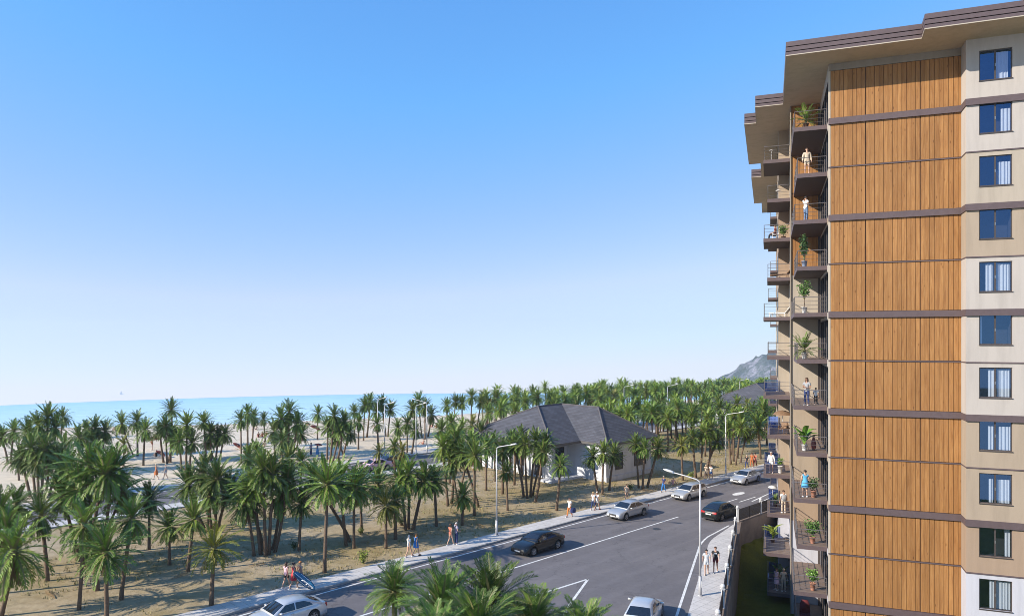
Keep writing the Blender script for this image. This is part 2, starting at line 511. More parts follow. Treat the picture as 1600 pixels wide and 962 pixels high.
# ------------------------------------------------------------------ roads, pavements, markings
def sheet(name, poly, z, m, kind='structure'):
    mb = MB(); mb.face([(p[0], p[1], z) for p in poly])
    return tag(mb.build(name, m), kind=kind)
def strip_along(mb, a0, a1, n0, n1, z, step=6.0):
    k = max(1, int(abs(a1 - a0) / step))
    for i in range(k):
        u0 = a0 + (a1-a0)*i/k; u1 = a0 + (a1-a0)*(i+1)/k
        q = []
        for a, n in ((u0, n0), (u1, n0), (u1, n1), (u0, n1)):
            p = rd(a, n); q.append((p.x, p.y, land_z(p.x, p.y) + z))
        mb.face(q)
# main road
mb = MB(); strip_along(mb, -140, 118, ROAD_R + 0.02, KERB_N - 0.02, 0.004)
tag(mb.build('main_road', ASPHALT), kind='structure')
# side road: from the junction towards and under the camera
a0 = [bw(-34, -1.0), bw(-34, -60), bw(FENCE_S - 0.05, -60)]
corner = rd_inv(bw(FENCE_S, 17))
pA = rd(rd_inv(bw(-34, 0))[0] - 4, ROAD_R + 0.03); 
ia = bw(FENCE_S - 0.02, 0); 
def on_line_s(s):      # the point of the main road's near edge at this s
    lo, hi = -80.0, 60.0
    for _ in range(60):
        mid = (lo + hi) / 2
        if rd_inv(bw(s, mid))[1] < ROAD_R: lo = mid
        else: hi = mid
    return bw(s, lo), lo
pL, tL = on_line_s(-34); pR, tR = on_line_s(FENCE_S)
sheet('side_road', [bw(-34, -60), bw(FENCE_S - 0.02, -60), pR, pL], 0.008, ASPHALT)
# coast road
mb = MB(); strip_along(mb, -160, 150, 38, 45.6, 0.004)
tag(mb.build('coast_road', ASPHALT), kind='structure')

def pavement(name, a0, a1, n0, n1, h=0.13, kerb_side=None):
    mb = MB()
    k = max(1, int(abs(a1-a0)/6))
    for i in range(k):
        u0 = a0 + (a1-a0)*i/k; u1 = a0 + (a1-a0)*(i+1)/k
        P = [rd(u0, n0), rd(u1, n0), rd(u1, n1), rd(u0, n1)]
        T = [(p.x, p.y, land_z(p.x, p.y) + h) for p in P]; B = [(p.x, p.y, land_z(p.x, p.y) - 0.1) for p in P]
        mb.face(T, 0)
        mb.face([B[0], B[1], T[1], T[0]], 1); mb.face([T[3], T[2], B[2], B[3]], 1)
        if i == 0: mb.face([B[3], B[0], T[0], T[3]], 1)
        if i == k-1: mb.face([B[1], B[2], T[2], T[1]], 1)
    return tag(mb.build(name, [PAVING, KERB]), kind='structure')
pavement('pavement', -140, 118, KERB_N + 0.18, PAVE_N)
mb = MB(); strip_along(mb, -140, 118, KERB_N, KERB_N + 0.176, 0.134)
k = MB()
for i in range(43):
    u0, u1 = -140 + 6*i, -140 + 6*(i+1)
    P = [rd(u0, KERB_N - 0.02), rd(u1, KERB_N - 0.02), rd(u1, KERB_N + 0.176), rd(u0, KERB_N + 0.176)]
    zz = [land_z(p.x, p.y) for p in P]
    T = [(p.x, p.y, z + 0.136) for p, z in zip(P, zz)]; B = [(p.x, p.y, z - 0.1) for p, z in zip(P, zz)]
    k.face(T); k.face([B[0], B[1], T[1], T[0]])
tag(k.build('kerb', KERB), kind='structure')
pavement('coast_pavement', -160, 150, 45.8, 48.2)
pavement('promenade_pavement', -160, 150, 35.9, 37.8)

# pavement along the side road with its rounded corner
pts = [bw(FENCE_S + 0.02, -40), bw(-8.1, -40), bw(-8.12, 8.4)]
e0 = bw(-8.12, 8.6); e2 = rd(rd_inv(pR)[0] - 0.8, ROAD_R - 0.12); c1 = bw(-8.2, 10.5); e1 = c1 + (e2 - c1) * 0.28
for i in range(1, 13):
    q = i / 12
    pts.append(e0 * (1-q)**2 + c1 * 2*q*(1-q) + e1 * q*q)
pts.append(e2)
pts.append(bw(FENCE_S + 0.02, tR - 0.1))
mb = MB()
mb.prism([(p.x, p.y) for p in pts], -0.1, 0.13, 1, True, 0, 1)
tag(mb.build('side_pavement', [PAVING, KERB]), kind='structure')

# planting bed in the mouth of the side road, under the nearest palms
bed = [bw(-24, -9), bw(-16.0, -9.5), bw(-12.8, -13), bw(-12.6, -45), bw(-24, -45)]
mb = MB(); mb.prism([(p.x, p.y) for p in bed], -0.1, 0.14, 1, True, 0, 1)
tag(mb.build('planting_bed_ground', [GROUND, KERB]), kind='structure')

# painted markings
def line(mb, p0, p1, wdt, z=0.012):
    d = (p1 - p0).normalized(); n = Vector((-d.y, d.x, 0)) * wdt / 2
    L = (p1 - p0).length; k = max(1, int(L / 6))
    for i in range(k):
        a = p0 + (p1-p0)*i/k; b_ = p0 + (p1-p0)*(i+1)/k
        mb.face([(q.x, q.y, land_z(q.x, q.y) + z) for q in (a - n, b_ - n, b_ + n, a + n)])
mb = MB()
line(mb, rd(-90, 5.05), rd(112, 5.05), 0.14)                       # edge line by the kerb
line(mb, rd(-90, 0), rd(21.6, 0), 0.15)                            # centre line up to the junction
for a in (25.0, 29.6, 43.0, 49.0, 55.0): line(mb, rd(a, -0.1), rd(a + 3.0, -0.1), 0.13)
ra = rd_inv(at(1175, 783)); rb = rd_inv(at(1212, 766))
line(mb, rd(ra[0], ra[1]), rd(rb[0], rb[1]), 0.16)
line(mb, rd(ra[0] + 1.2, ra[1] - 0.7), rd(rb[0], rb[1] - 0.7), 0.13)
ra = rd_inv(at(1155, 784)); line(mb, rd(ra[0], ra[1]), rd(ra[0] + 3.5, ra[1]), 0.14)
line(mb, bw(-8.72, -40), bw(-8.78, 9.6), 0.16)                     # edge line of the side road
prev = bw(-8.78, 9.6)
for i in range(1, 13):
    q = i/12
    p = bw(-8.78, 9.6)*(1-q)**2 + bw(-8.7, 10.9)*2*q*(1-q) + (e1 + ROAD_N*0.42 - BU*0.25)*q*q
    line(mb, prev, p, 0.16); prev = p
line(mb, prev, e2 + ROAD_N*0.35, 0.16)
line(mb, at(862, 922), at(919, 904), 0.17); line(mb, at(919, 904), bw(-15.24, -7.4), 0.17); line(mb, bw(-15.24, -7.4), bw(-14.4, -12), 0.17)
line(mb, at(862, 922), at(830, 932), 0.17)
line(mb, rd(-120, 38.5), rd(120, 38.5), 0.14); line(mb, rd(-120, 45.2), rd(120, 45.2), 0.14)
for i in range(-18, 24): line(mb, rd(i*5.0, 42), rd(i*5.0 + 2.6, 42), 0.15)
# the oval marking in the far lane and a worn arrow beside it
c = at(1154, 771)
mb.face([(c + ROAD_D*1.1*math.cos(t_) + ROAD_N*0.42*math.sin(t_)).to_tuple()[:2] + (0.012,) for t_ in [2*math.pi*i/20 for i in range(20)]])
tag(mb.build('road_markings', PAINT, fix=False), kind='structure')
# manhole cover
c = at(1026, 826)
mb = MB(); mb.lathe([(0.36, 0.006), (0.36, 0.013), (0.30, 0.014)], 20, (c.x, c.y, 0))
tag(mb.build('manhole_cover', mat('cast_iron', (0.05, 0.05, 0.05), 0.6, 0.2), None), 'round dark iron manhole cover set in the grey asphalt of the junction', 'manhole cover')

# far headland
def hill():
    bm = bmesh.new()
    nx, ny = 90, 36
    g = []
    for j in range(ny + 1):
        row = []
        for i in range(nx + 1):
            X = 215 + 480*i/nx; Y = 700 + 260*j/ny
            prof = max(0.0, min(1.0, (X - 228) / 62.0)) ** 0.7
            prof *= 0.80 + 0.2*min(1, max(0, (X - 280)/40))
            dep = math.sin(math.pi*min(1, max(0, j/ny))) ** 0.6 if 0 < j < ny else 0
            h = 66*prof*dep
            rr = noise.fractal(Vector((X*0.02, Y*0.02, 3)), 1.0, 2.0, 6)
            r2 = noise.ridged_multi_fractal(Vector((X*0.035, Y*0.02, 7)), 0.9, 2.1, 5, 1.0, 2.0)
            z = -58 + h*(0.93 + 0.10*rr) + (r2 - 1.2)*10*dep*min(1, prof*1.5)
            row.append(bm.verts.new((X, Y, z)))
        g.append(row)
    for j in range(ny):
        for i in range(nx):
            bm.faces.new((g[j][i], g[j][i+1], g[j+1][i+1], g[j+1][i]))
    m, nt, b = new_mat('hazed_rock_and_scrub')
    n1 = nodes_noise(nt, 0.06, 8, 0.7); n2 = nodes_noise(nt, 0.4, 6, 0.7)
    geo = nt.nodes.new('ShaderNodeNewGeometry'); sp = nt.nodes.new('ShaderNodeSeparateXYZ')
    nt.links.new(geo.outputs['Normal'], sp.inputs[0])
    ad = nt.nodes.new('ShaderNodeMath'); ad.operation = 'MULTIPLY_ADD'; ad.inputs[1].default_value = 0.5
    nt.links.new(sp.outputs[2], ad.inputs[0]); nt.links.new(n1.outputs['Fac'], ad.inputs[2])
    rk = ramp(nt, n2.outputs['Fac'], [(0.3, (0.14, 0.15, 0.20)), (0.7, (0.32, 0.33, 0.39))])  # blue of distant haze put into the rock and scrub colours
    gr = ramp(nt, n2.outputs['Fac'], [(0.3, (0.05, 0.075, 0.085)), (0.7, (0.11, 0.145, 0.15))])
    f = ramp(nt, ad.outputs[0], [(0.80, (0, 0, 0)), (0.95, (1, 1, 1))])
    nt.links.new(mixrgb(nt, f.outputs[0], rk.outputs[0], gr.outputs[0]), b.inputs['Base Color'])
    b.inputs['Roughness'].default_value = 0.95
    bump(nt, b, n1.outputs['Fac'], 1.0, 6.0)
    tag(finish(bm, 'hill', m, True), kind='structure')
hill()
# ------------------------------------------------------------------ building materials
def wood_mat():
    m, nt, b = new_mat('wood_cladding')
    tc = nt.nodes.new('ShaderNodeTexCoord')
    sp = nt.nodes.new('ShaderNodeSeparateXYZ'); nt.links.new(tc.outputs['Object'], sp.inputs[0])
    d = nt.nodes.new('ShaderNodeMath'); d.operation = 'MULTIPLY_ADD'; d.inputs[1].default_value = 1/0.25; d.inputs[2].default_value = -0.10/0.25
    nt.links.new(sp.outputs[0], d.inputs[0])
    fl = nt.nodes.new('ShaderNodeMath'); fl.operation = 'FLOOR'; nt.links.new(d.outputs[0], fl.inputs[0])
    zf = nt.nodes.new('ShaderNodeMath'); zf.operation = 'MULTIPLY'; zf.inputs[1].default_value = 1/3.05; nt.links.new(sp.outputs[2], zf.inputs[0])
    zf2 = nt.nodes.new('ShaderNodeMath'); zf2.operation = 'FLOOR'; nt.links.new(zf.outputs[0], zf2.inputs[0])
    cb = nt.nodes.new('ShaderNodeCombineXYZ'); nt.links.new(fl.outputs[0], cb.inputs[0]); nt.links.new(zf2.outputs[0], cb.inputs[1])
    wn = nt.nodes.new('ShaderNodeTexWhiteNoise'); wn.noise_dimensions = '3D'; nt.links.new(cb.outputs[0], wn.inputs['Vector'])
    # grain: noise stretched along z, shifted per plank
    mp = nt.nodes.new('ShaderNodeMapping'); mp.inputs['Scale'].default_value = (9, 9, 0.7)
    off = nt.nodes.new('ShaderNodeVectorMath'); off.operation = 'MULTIPLY_ADD'
    off.inputs[1].default_value = (0, 0, 40); nt.links.new(wn.outputs['Color'], off.inputs[0]); nt.links.new(tc.outputs['Object'], off.inputs[2])
    nt.links.new(off.outputs[0], mp.inputs[0])
    gr = nodes_noise(nt, 1.0, 6, 0.65, vec=mp.outputs[0]); gr.inputs['Distortion'].default_value = 0.6
    base = ramp(nt, gr.outputs['Fac'], [(0.22, (0.175, 0.078, 0.024)), (0.42, (0.285, 0.135, 0.045)), (0.58, (0.335, 0.169, 0.060)), (0.80, (0.400, 0.220, 0.086))])
    tone = ramp(nt, wn.outputs['Value'], [(0.0, (0.87, 0.85, 0.82)), (1.0, (1.09, 1.10, 1.10))])
    c = mixrgb(nt, 1.0, base.outputs[0], tone.outputs[0], 'MULTIPLY')
    # weathering: faint water streaks and slow drifts of tone over the whole wall
    mp3 = nt.nodes.new('ShaderNodeMapping'); mp3.inputs['Scale'].default_value = (1.3, 1.3, 0.16); nt.links.new(tc.outputs['Object'], mp3.inputs[0])
    ws = nodes_noise(nt, 1.0, 5, 0.6, vec=mp3.outputs[0]); wr_ = ramp(nt, ws.outputs['Fac'], [(0.30, (0.80, 0.79, 0.78)), (0.60, (1.06, 1.05, 1.04))]); c = mixrgb(nt, 0.85, c, wr_.outputs[0], 'MULTIPLY')
    # knots
    vo = nt.nodes.new('ShaderNodeTexVoronoi'); vo.inputs['Scale'].default_value = 1.0
    mp2 = nt.nodes.new('ShaderNodeMapping'); mp2.inputs['Scale'].default_value = (3.4, 3.4, 1.1); nt.links.new(off.outputs[0], mp2.inputs[0]); nt.links.new(mp2.outputs[0], vo.inputs['Vector'])
    kn = ramp(nt, vo.outputs['Distance'], [(0.05, (0.42, 0.34, 0.28)), (0.13, (1, 1, 1))])
    c = mixrgb(nt, 0.85, c, kn.outputs[0], 'MULTIPLY')
    nt.links.new(c, b.inputs['Base Color'])
    b.inputs['Roughness'].default_value = 0.62; b.inputs['Specular IOR Level'].default_value = 0.3
    bump(nt, b, gr.outputs['Fac'], 0.25, 0.01)
    return m
WOOD = wood_mat()

def render_wall(name, col):
    """Painted render: fine grain, faint vertical weathering."""
    if name in MATS: return MATS[name]
    m, nt, b = new_mat(name)
    tc = nt.nodes.new('ShaderNodeTexCoord')
    mp = nt.nodes.new('ShaderNodeMapping'); mp.inputs['Scale'].default_value = (1.6, 1.6, 0.22); nt.links.new(tc.outputs['Object'], mp.inputs[0])
    n1 = nodes_noise(nt, 1.0, 6, 0.65, vec=mp.outputs[0]); n2 = nodes_noise(nt, 30, 3, 0.6)
    a = ramp(nt, n1.outputs['Fac'], [(0.28, [c*0.86 for c in col]), (0.55, [min(1, c*1.02) for c in col])])
    nt.links.new(a.outputs[0], b.inputs['Base Color']); b.inputs['Roughness'].default_value = 0.9; b.inputs['Specular IOR Level'].default_value = 0.2
    bump(nt, b, n2.outputs['Fac'], 0.15, 0.01)
    MATS[name] = m
    return m
W_WHITE = render_wall('render_white', (0.47, 0.475, 0.53))
W_OFF = render_wall('render_off_white', (0.425, 0.39, 0.36))
W_LIGHT = render_wall('render_light_beige', (0.385, 0.335, 0.275))
W_BEIGE = render_wall('render_beige', (0.345, 0.280, 0.215))
W_TAN = render_wall('render_tan', (0.325, 0.240, 0.175))
SOFFIT = render_wall('soffit_beige', (0.50, 0.405, 0.295))
MAUVE = mat('band_mauve_brown', (0.098, 0.070, 0.074), 0.6, 0.10, 4.0)
MAUVE_D = mat('band_groove', (0.02, 0.015, 0.015), 0.7, 0.1)
FRAME = mat('window_frame_brown', (0.06, 0.048, 0.045), 0.45, 0.1)
RAIL = mat('railing_grey', (0.17, 0.155, 0.155), 0.45, 0.1, metal=0.3)
GLASS = glass_mat('window_glass', (0.80, 0.87, 0.97), 0.25, (0.22, 0.42, 0.76))
BLUEGLASS = glass_mat('blue_screen_glass', (0.48, 0.60, 0.90), 0.34, (0.55, 0.68, 1.0))
CURTAIN = mat('curtain_white', (0.66, 0.65, 0.63), 0.9, 0.08, 20)
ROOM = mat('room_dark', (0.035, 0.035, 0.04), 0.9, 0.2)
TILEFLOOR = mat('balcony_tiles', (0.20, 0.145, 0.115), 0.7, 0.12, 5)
TRIM = mat('trim_cream', (0.42, 0.37, 0.30), 0.8, 0.06, 5)

LVL = [(-0.06 + 3.05*k) for k in range(-2, 13)]
def zl(k): return LVL[k + 2]
ZS = 33.90                                                     # soffit
bld = empty('apartment_building', B0, B_RZ, 'tall apartment tower clad in vertical wood planks with stepped balconies and a deep flat roof', 'apartment building')
def bb(mb, name, mats, parent=bld, smooth=False): return mb.build(name, mats, parent, smooth, True, bxf)

def building():
    TW = -1.2                                                    # plane of the rendered wall at the right
    sW = s_at(1502, 0.0); sE = s_at(1509.5, TW)
    END, BACK = 26.0, 34.0
    wallcol = {11: W_LIGHT, 10: W_OFF, 9: W_OFF, 8: W_LIGHT, 7: W_BEIGE, 6: W_OFF, 5: W_OFF, 4: W_OFF, 3: W_BEIGE, 2: W_BEIGE, 1: W_TAN, 0: W_WHITE, -1: W_WHITE, -2: W_WHITE}
    backcol = {11: W_BEIGE, 10: WOOD, 9: WOOD, 8: WOOD, 7: WOOD, 6: W_LIGHT, 5: W_LIGHT, 4: W_LIGHT, 3: W_BEIGE, 2: W_BEIGE, 1: W_TAN, 0: W_WHITE, -1: W_WHITE, -2: W_WHITE}
    joints = [s_at(1353, 0), s_at(1437, 0)]
    w0, w1 = s_at(1530, TW), s_at(1582, TW)
    for k in range(-2, 11):
        z0, z1 = zl(k), (zl(k + 1) if k < 10 else ZS)
        band = (k % 2 == 0)
        # planks: one mesh per storey, with open joints between them
        top = z1 - 0.03 if k < 10 else z1 - 0.46
        mb = MB()
        s = 0.10
        while s < sW - 0.03:
            e = min(s + 0.25, sW)
            g0 = 0.022 if any(abs(s - q) <= 0.1255 for q in joints) else 0.0
            g1 = 0.022 if any(abs(e - q) <= 0.1255 for q in joints) else 0.0
            parts = [(s + g0, e - g1)]
            for a, c in parts:
                if c - a > 0.05:
                    jj = random.uniform(-0.004, 0.004)
                    mb.box((a + 0.011, jj, z0 + 0.03), (c - 0.011, 0.05, top))
            s = e
        mb.box((0.10, 0.051, z0 + 0.002), (sW, 0.09, top), 1)
        bb(mb, 'wood_cladding', [WOOD, mat('batten_brown', (0.135, 0.070, 0.033), 0.8, 0.1)])
        # rendered wall with its window opening
        m = wallcol[k]
        a, c = w0, w1
        zw0, zw1 = z0 + 1.00, z0 + 2.74
        mb = MB()
        mb.face([(sW, 0.05, z0), (sE, TW, z0), (sE, TW, z1), (sW, 0.05, z1)])
        for (p, q, r_, t_) in ((sE, a, z0, z1), (a, c, z0, zw0), (a, c, zw1, z1), (c, END, z0, z1)):
            mb.face([(p, TW, r_), (q, TW, r_), (q, TW, t_), (p, TW, t_)])
        D = TW + 0.16
        mb.face([(a, TW, zw0), (a, D, zw0), (a, D, zw1), (a, TW, zw1)]); mb.face([(c, D, zw0), (c, TW, zw0), (c, TW, zw1), (c, D, zw1)])
        mb.face([(a, TW, zw0), (c, TW, zw0), (c, D, zw0), (a, D, zw0)]); mb.face([(a, D, zw1), (c, D, zw1), (c, TW, zw1), (a, TW, zw1)])
        o = mb.build('wall', m, bld, False, False, bxf)
        # window
        f = MB(); g = 0.055
        y0, y1 = TW + 0.07, TW + 0.13
        for (p, q, r_, t_) in ((a, c, zw0, zw0 + g), (a, c, zw1 - g, zw1), (a, a + g, zw0 + g, zw1 - g), (c - g, c, zw0 + g, zw1 - g), ((a+c)/2 - 0.05, (a+c)/2 + 0.03, zw0 + g, zw1 - g)):
            f.box((p, y0, r_), (q, y1, t_))
        f.box(((a+c)/2 - 0.03, y0 - 0.03, zw0 + 0.78), ((a+c)/2 + 0.0, y0, zw0 + 0.94), 1)
        f.box((a - 0.02, TW - 0.045, zw0 - 0.05), (c + 0.02, TW + 0.07, zw0 - 0.002), 0)
        win = bb(f, 'window', [FRAME, mat('handle_metal', (0.5, 0.5, 0.5), 0.4, 0.05, metal=0.8)])
        p_ = MB(); p_.face([(a + g, TW + 0.10, zw0 + g), (c - g, TW + 0.10, zw0 + g), (c - g, TW + 0.10, zw1 - g), (a + g, TW + 0.10, zw1 - g)])
        bb(p_, 'pane', GLASS, win)
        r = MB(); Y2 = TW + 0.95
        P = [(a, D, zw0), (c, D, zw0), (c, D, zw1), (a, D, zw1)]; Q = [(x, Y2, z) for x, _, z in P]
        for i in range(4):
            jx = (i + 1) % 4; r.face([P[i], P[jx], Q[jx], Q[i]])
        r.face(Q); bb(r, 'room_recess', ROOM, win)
        spans = {10: [(0.55, 0.90)], 9: [(0.68, 0.97)], 8: [(0.60, 0.97)], 7: [], 6: [(0.22, 0.46), (0.56, 0.97)], 5: [(0.02, 0.12)], 4: [(0.30, 0.48), (0.58, 0.97)], 3: [(0.30, 0.46), (0.62, 0.97)], 2: [(0.32, 0.45), (0.58, 0.97)], 1: [(0.80, 0.96)], 0: [(0.34, 0.50), (0.52, 0.97)]}.get(k, [(0.6, 0.95)])
        for (q0, q1) in spans:
            cm = MB(); x0, x1 = a + (c-a)*q0, a + (c-a)*q1
            n = max(8, int((x1 - x0) / 0.028)); zt = zw1 - g - (0.30 if k in (9, 8, 2, 3) else 0.06)
            row = []
            for i in range(n + 1):
                x = x0 + (x1-x0)*i/n; y = TW + 0.24 + 0.024*math.sin((x - x0)*2*math.pi/0.16 + 0.9*math.sin(i*0.37))
                row.append(((x, y, zw0 + 0.04), (x, y, zt)))
            for (b0, t0), (b1, t1) in zip(row[:-1], row[1:]): cm.face([b0, b1, t1, t0])
            bb(cm, 'curtain', CURTAIN, win, True)
        # string course: deep at every second floor, thin in between
        h, pr = (0.38, 0.13) if band else (0.07, 0.05)
        mb = MB()
        path = [(-0.02, 0.0), (sW, 0.0), (sE, TW), (END, TW)]
        out = [(-0.02, -pr), (sW - pr*0.42, -pr), (sE - pr*0.42, TW - pr), (END, TW - pr)]
        zt = z0 + 0.006; zb = zt - h
        for i in range(3):
            A, Bp, Ao, Bo = path[i], path[i+1], out[i], out[i+1]
            mb.face([(*Ao, zb), (*Bo, zb), (*Bo, zt), (*Ao, zt)]); mb.face([(*Ao, zt), (*Bo, zt), (Bp[0], Bp[1] + 0.06, zt), (A[0], A[1] + 0.06, zt)]); mb.face([(A[0], A[1] + 0.06, zb), (Bp[0], Bp[1] + 0.06, zb), (*Bo, zb), (*Ao, zb)])
        mb.face([(-0.02, 0.06, zb), (-0.02, -pr, zb), (-0.02, -pr, zt), (-0.02, 0.06, zt)])
        bb(mb, 'string_course', MAUVE)
        # cream corner strip and the return wall with the balcony door (faces the sea)
        mb = MB(); mb.box((-0.015, 0.004, z0), (0.098, 0.30, z1 - (0.40 if (k + 1) % 2 == 0 and k < 10 else 0.08)))
        bb(mb, 'corner_trim', TRIM)
        side = MB()
        dz0, dz1 = z0 + 0.04, z0 + 2.62
        for (p, q, r_, t_) in ((0.30, 0.45, z0, z1), (0.45, 3.9, dz1, z1), (3.9, 4.1, z0, z1), (4.1, 7.7, dz1, z1), (7.7, 8.02, z0, z1)):
            side.face([(0.0, q, r_), (0.0, p, r_), (0.0, p, t_), (0.0, q, t_)])
        side.build('wall', wallcol[k], bld, False, False, bxf)
        for (p, q) in ((0.45, 3.9), (4.1, 7.7)):
            d = MB()
            for (r_, t_, u_, v_) in ((p, p + 0.07, dz0, dz1), (q - 0.07, q, dz0, dz1), ((p+q)/2 - 0.04, (p+q)/2 + 0.04, dz0, dz1), (p, q, dz1 - 0.07, dz1), (p, q, dz0, dz0 + 0.06)):
                d.box((-0.005, r_, u_), (0.07, t_, v_))
            dr = bb(d, 'balcony_door', FRAME)
            pn = MB(); pn.face([(0.04, q, dz0), (0.04, p, dz0), (0.04, p, dz1), (0.04, q, dz1)]); bb(pn, 'pane', GLASS, dr)
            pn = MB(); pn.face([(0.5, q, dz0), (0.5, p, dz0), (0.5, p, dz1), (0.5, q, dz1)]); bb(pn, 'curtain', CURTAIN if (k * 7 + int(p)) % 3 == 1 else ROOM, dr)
        # wall closing the first balcony, then the second block, then the long flank
        bm_ = backcol[k]
        mb = MB(); mb.face([(-2.0, 8.0, z0), (0.0, 8.0, z0), (0.0, 8.0, z1), (-2.0, 8.0, z1)])
        if bm_ is WOOD:
            mb = MB()
            s = -2.0
            while s < -0.01:
                mb.box((s + 0.006, 8.0, z0 + 0.02), (min(0, s + 0.29) - 0.006, 8.06, z1 - 0.02)); s += 0.29
            mb.face([(-2.0, 8.055, z0), (0.0, 8.055, z0), (0.0, 8.055, z1), (-2.0, 8.055, z1)], 1)
            bb(mb, 'wood_cladding', [WOOD, MAUVE_D])
        else:
            mb.build('wall', bm_, bld, False, False, bxf)
        jamb = MB(); jamb.box((-0.16, 7.9, z0), (-0.005, 7.99, z1 - 0.26)); bb(jamb, 'door_jamb', FRAME)
        m2 = backcol[k] if backcol[k] is not WOOD else (W_BEIGE if k > 8 else W_TAN)
        mb = MB()
        mb.face([(-2.0, 9.6, z0), (-2.0, 8.0, z0), (-2.0, 8.0, z1), (-2.0, 9.6, z1)])
        mb.face([(-2.0, 14.4, z0), (-2.0, 9.6, z0), (-2.0, 9.6, z1), (-2.0, 14.4, z1)])
        mb.face([(-2.82, 14.4, z0), (-2.0, 14.4, z0), (-2.0, 14.4, z1), (-2.82, 14.4, z1)])
        mb.face([(-2.82, 25.0, z0), (-2.82, 14.4, z0), (-2.82, 14.4, z1), (-2.82, 25.0, z1)])
        mb.face([(-2.82, 25.0, z1), (-2.82, 25.0, z0), (-1.0, 25.0, z0), (-1.0, 25.0, z1)])
        mb.face([(-1.0, 36.0, z0), (-1.0, 25.0, z0), (-1.0, 25.0, z1), (-1.0, 36.0, z1)])
        mb.face([(-2.72, 36.0, z0), (-1.0, 36.0, z0), (-1.0, 36.0, z1), (-2.72, 36.0, z1)])
        mb.face([(-2.72, 52.0, z0), (-2.72, 36.0, z0), (-2.72, 36.0, z1), (-2.72, 52.0, z1)])
        mb.face([(-2.72, 52.0, z0), (-2.72, 52.0, z1), (END, 52.0, z1), (END, 52.0, z0)])
        mb.face([(END, TW, z0), (END, 52, z0), (END, 52, z1), (END, TW, z1)])
        mb.build('wall', m2, bld, False, False, bxf)
        # windows of the flank
        for t in (15.6, 18.6, 21.6):
            fw = MB(); fw.box((-2.86, t, z0 + 0.95), (-2.80, t + 1.5, z0 + 2.6)); ww = bb(fw, 'window', FRAME)
            pw = MB(); pw.face([(-2.87, t + 1.42, z0 + 1.03), (-2.87, t + 0.08, z0 + 1.03), (-2.87, t + 0.08, z0 + 2.52), (-2.87, t + 1.42, z0 + 2.52)]); bb(pw, 'pane', mat('dark_pane', (0.02, 0.03, 0.05), 0.05, 0.1), ww)
    # top beam under the soffit
    mb = MB(); zt = ZS - 0.004
    mb.box((0.0, -0.03, ZS - 0.44), (sW, 0.10, zt)); bb(mb, 'beam', render_wall('beam_greige', (0.27, 0.235, 0.195)))

    # balconies -------------------------------------------------------------
    def railing(mb, pts, z, posts=True):
        for (x0, y0), (x1, y1) in zip(pts[:-1], pts[1:]):
            L = math.hypot(x1-x0, y1-y0)
            mb.tube([(x0, y0, z + 1.04), (x1, y1, z + 1.04)], 0.024, 6)
            for h in (0.25, 0.50, 0.76): mb.tube([(x0, y0, z + h), (x1, y1, z + h)], 0.011, 4)
            n = max(1, round(L / 1.6))
            for i in range(n + 1):
                x = x0 + (x1-x0)*i/n; y = y0 + (y1-y0)*i/n
                mb.box((x - 0.018, y - 0.018, z), (x + 0.018, y + 0.018, z + 1.03))
    def balcony(k, s0, s1, t0, t1, thick, screen=False, side=True):
        z = zl(k)
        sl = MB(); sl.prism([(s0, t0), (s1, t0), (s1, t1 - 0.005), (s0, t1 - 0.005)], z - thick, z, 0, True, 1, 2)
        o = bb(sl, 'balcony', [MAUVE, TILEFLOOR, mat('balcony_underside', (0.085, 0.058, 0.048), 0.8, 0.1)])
        r = MB(); railing(r, [(s1 - 0.03, t0 + 0.06), (s0 + 0.05, t0 + 0.06), (s0 + 0.05, t1 - 0.1)], z)
        bb(r, 'railing', RAIL, o)
        if screen:
            g = MB(); g.box((s0 + 0.10, t0 + 0.09, z + 0.06), (s0 + 0.115, t1 - 0.1, z + 0.98))
            g.box((s0 + 0.12, t1 - 0.14, z + 0.06), (min(s1, -2.84) - 0.0, t1 - 0.125, z + 0.98))
            bb(g, 'glass_screen', BLUEGLASS, o)
        return o
    for k in range(-1, 11):
        ev = k % 2 == 0
        balcony(k, -2.03 if ev else -1.84, 0.0, 1.25 if ev else 1.30, 8.0, 0.27)
        balcony(k, -3.98 if ev else -3.70, -2.0, 9.62, 14.4, 0.27, screen=(k <= 4))
        # partition fin at the corner between both balconies
    for k in range(0, 11):
        balcony(k, -3.68 if k % 2 else -3.45, -2.72, 38.2 if k % 2 else 37.2, 43.0, 0.25, screen=(k <= 3))
    fin = MB()
    fin.box((-2.09, 7.9, zl(-2)), (-2.005, 8.06, ZS - 0.004)); bb(fin, 'corner_trim', render_wall('beam_greige', (0.27, 0.235, 0.195)))

    # roofs -----------------------------------------------------------------
    def ang(px, py, z):
        return bw_inv(at(px, py, z))
    A = ang(1228, 88, ZS); tA = A[1]; Ypix = at(1228, 88, ZS).y
    ZT = EYE + (YH - 66) * Ypix / F
    st0 = ang(1440, 38, ZT); st1 = ang(1445, 22, ZT); b_ = ang(1180, 150, ZT); c_ = ang(1163, 178, ZT); d_ = ang(1174, 265, ZT)
    e_ = ang(1170, 257, ZS); d2 = ang(1177, 318, ZS)
    poly = [(A[0], tA), (st0[0], tA), (st1[0], st1[1]), (END + 1.5, st1[1]), (END + 1.5, 55), (-4.46, 55), (-4.46, d2[1]), (d_[0], d2[1]), (d_[0], d_[1]), (-4.35, d_[1]), (-4.35, e_[1]), (c_[0], e_[1]), (c_[0], c_[1]), (b_[0], c_[1]), (b_[0], b_[1]), (A[0], b_[1])]
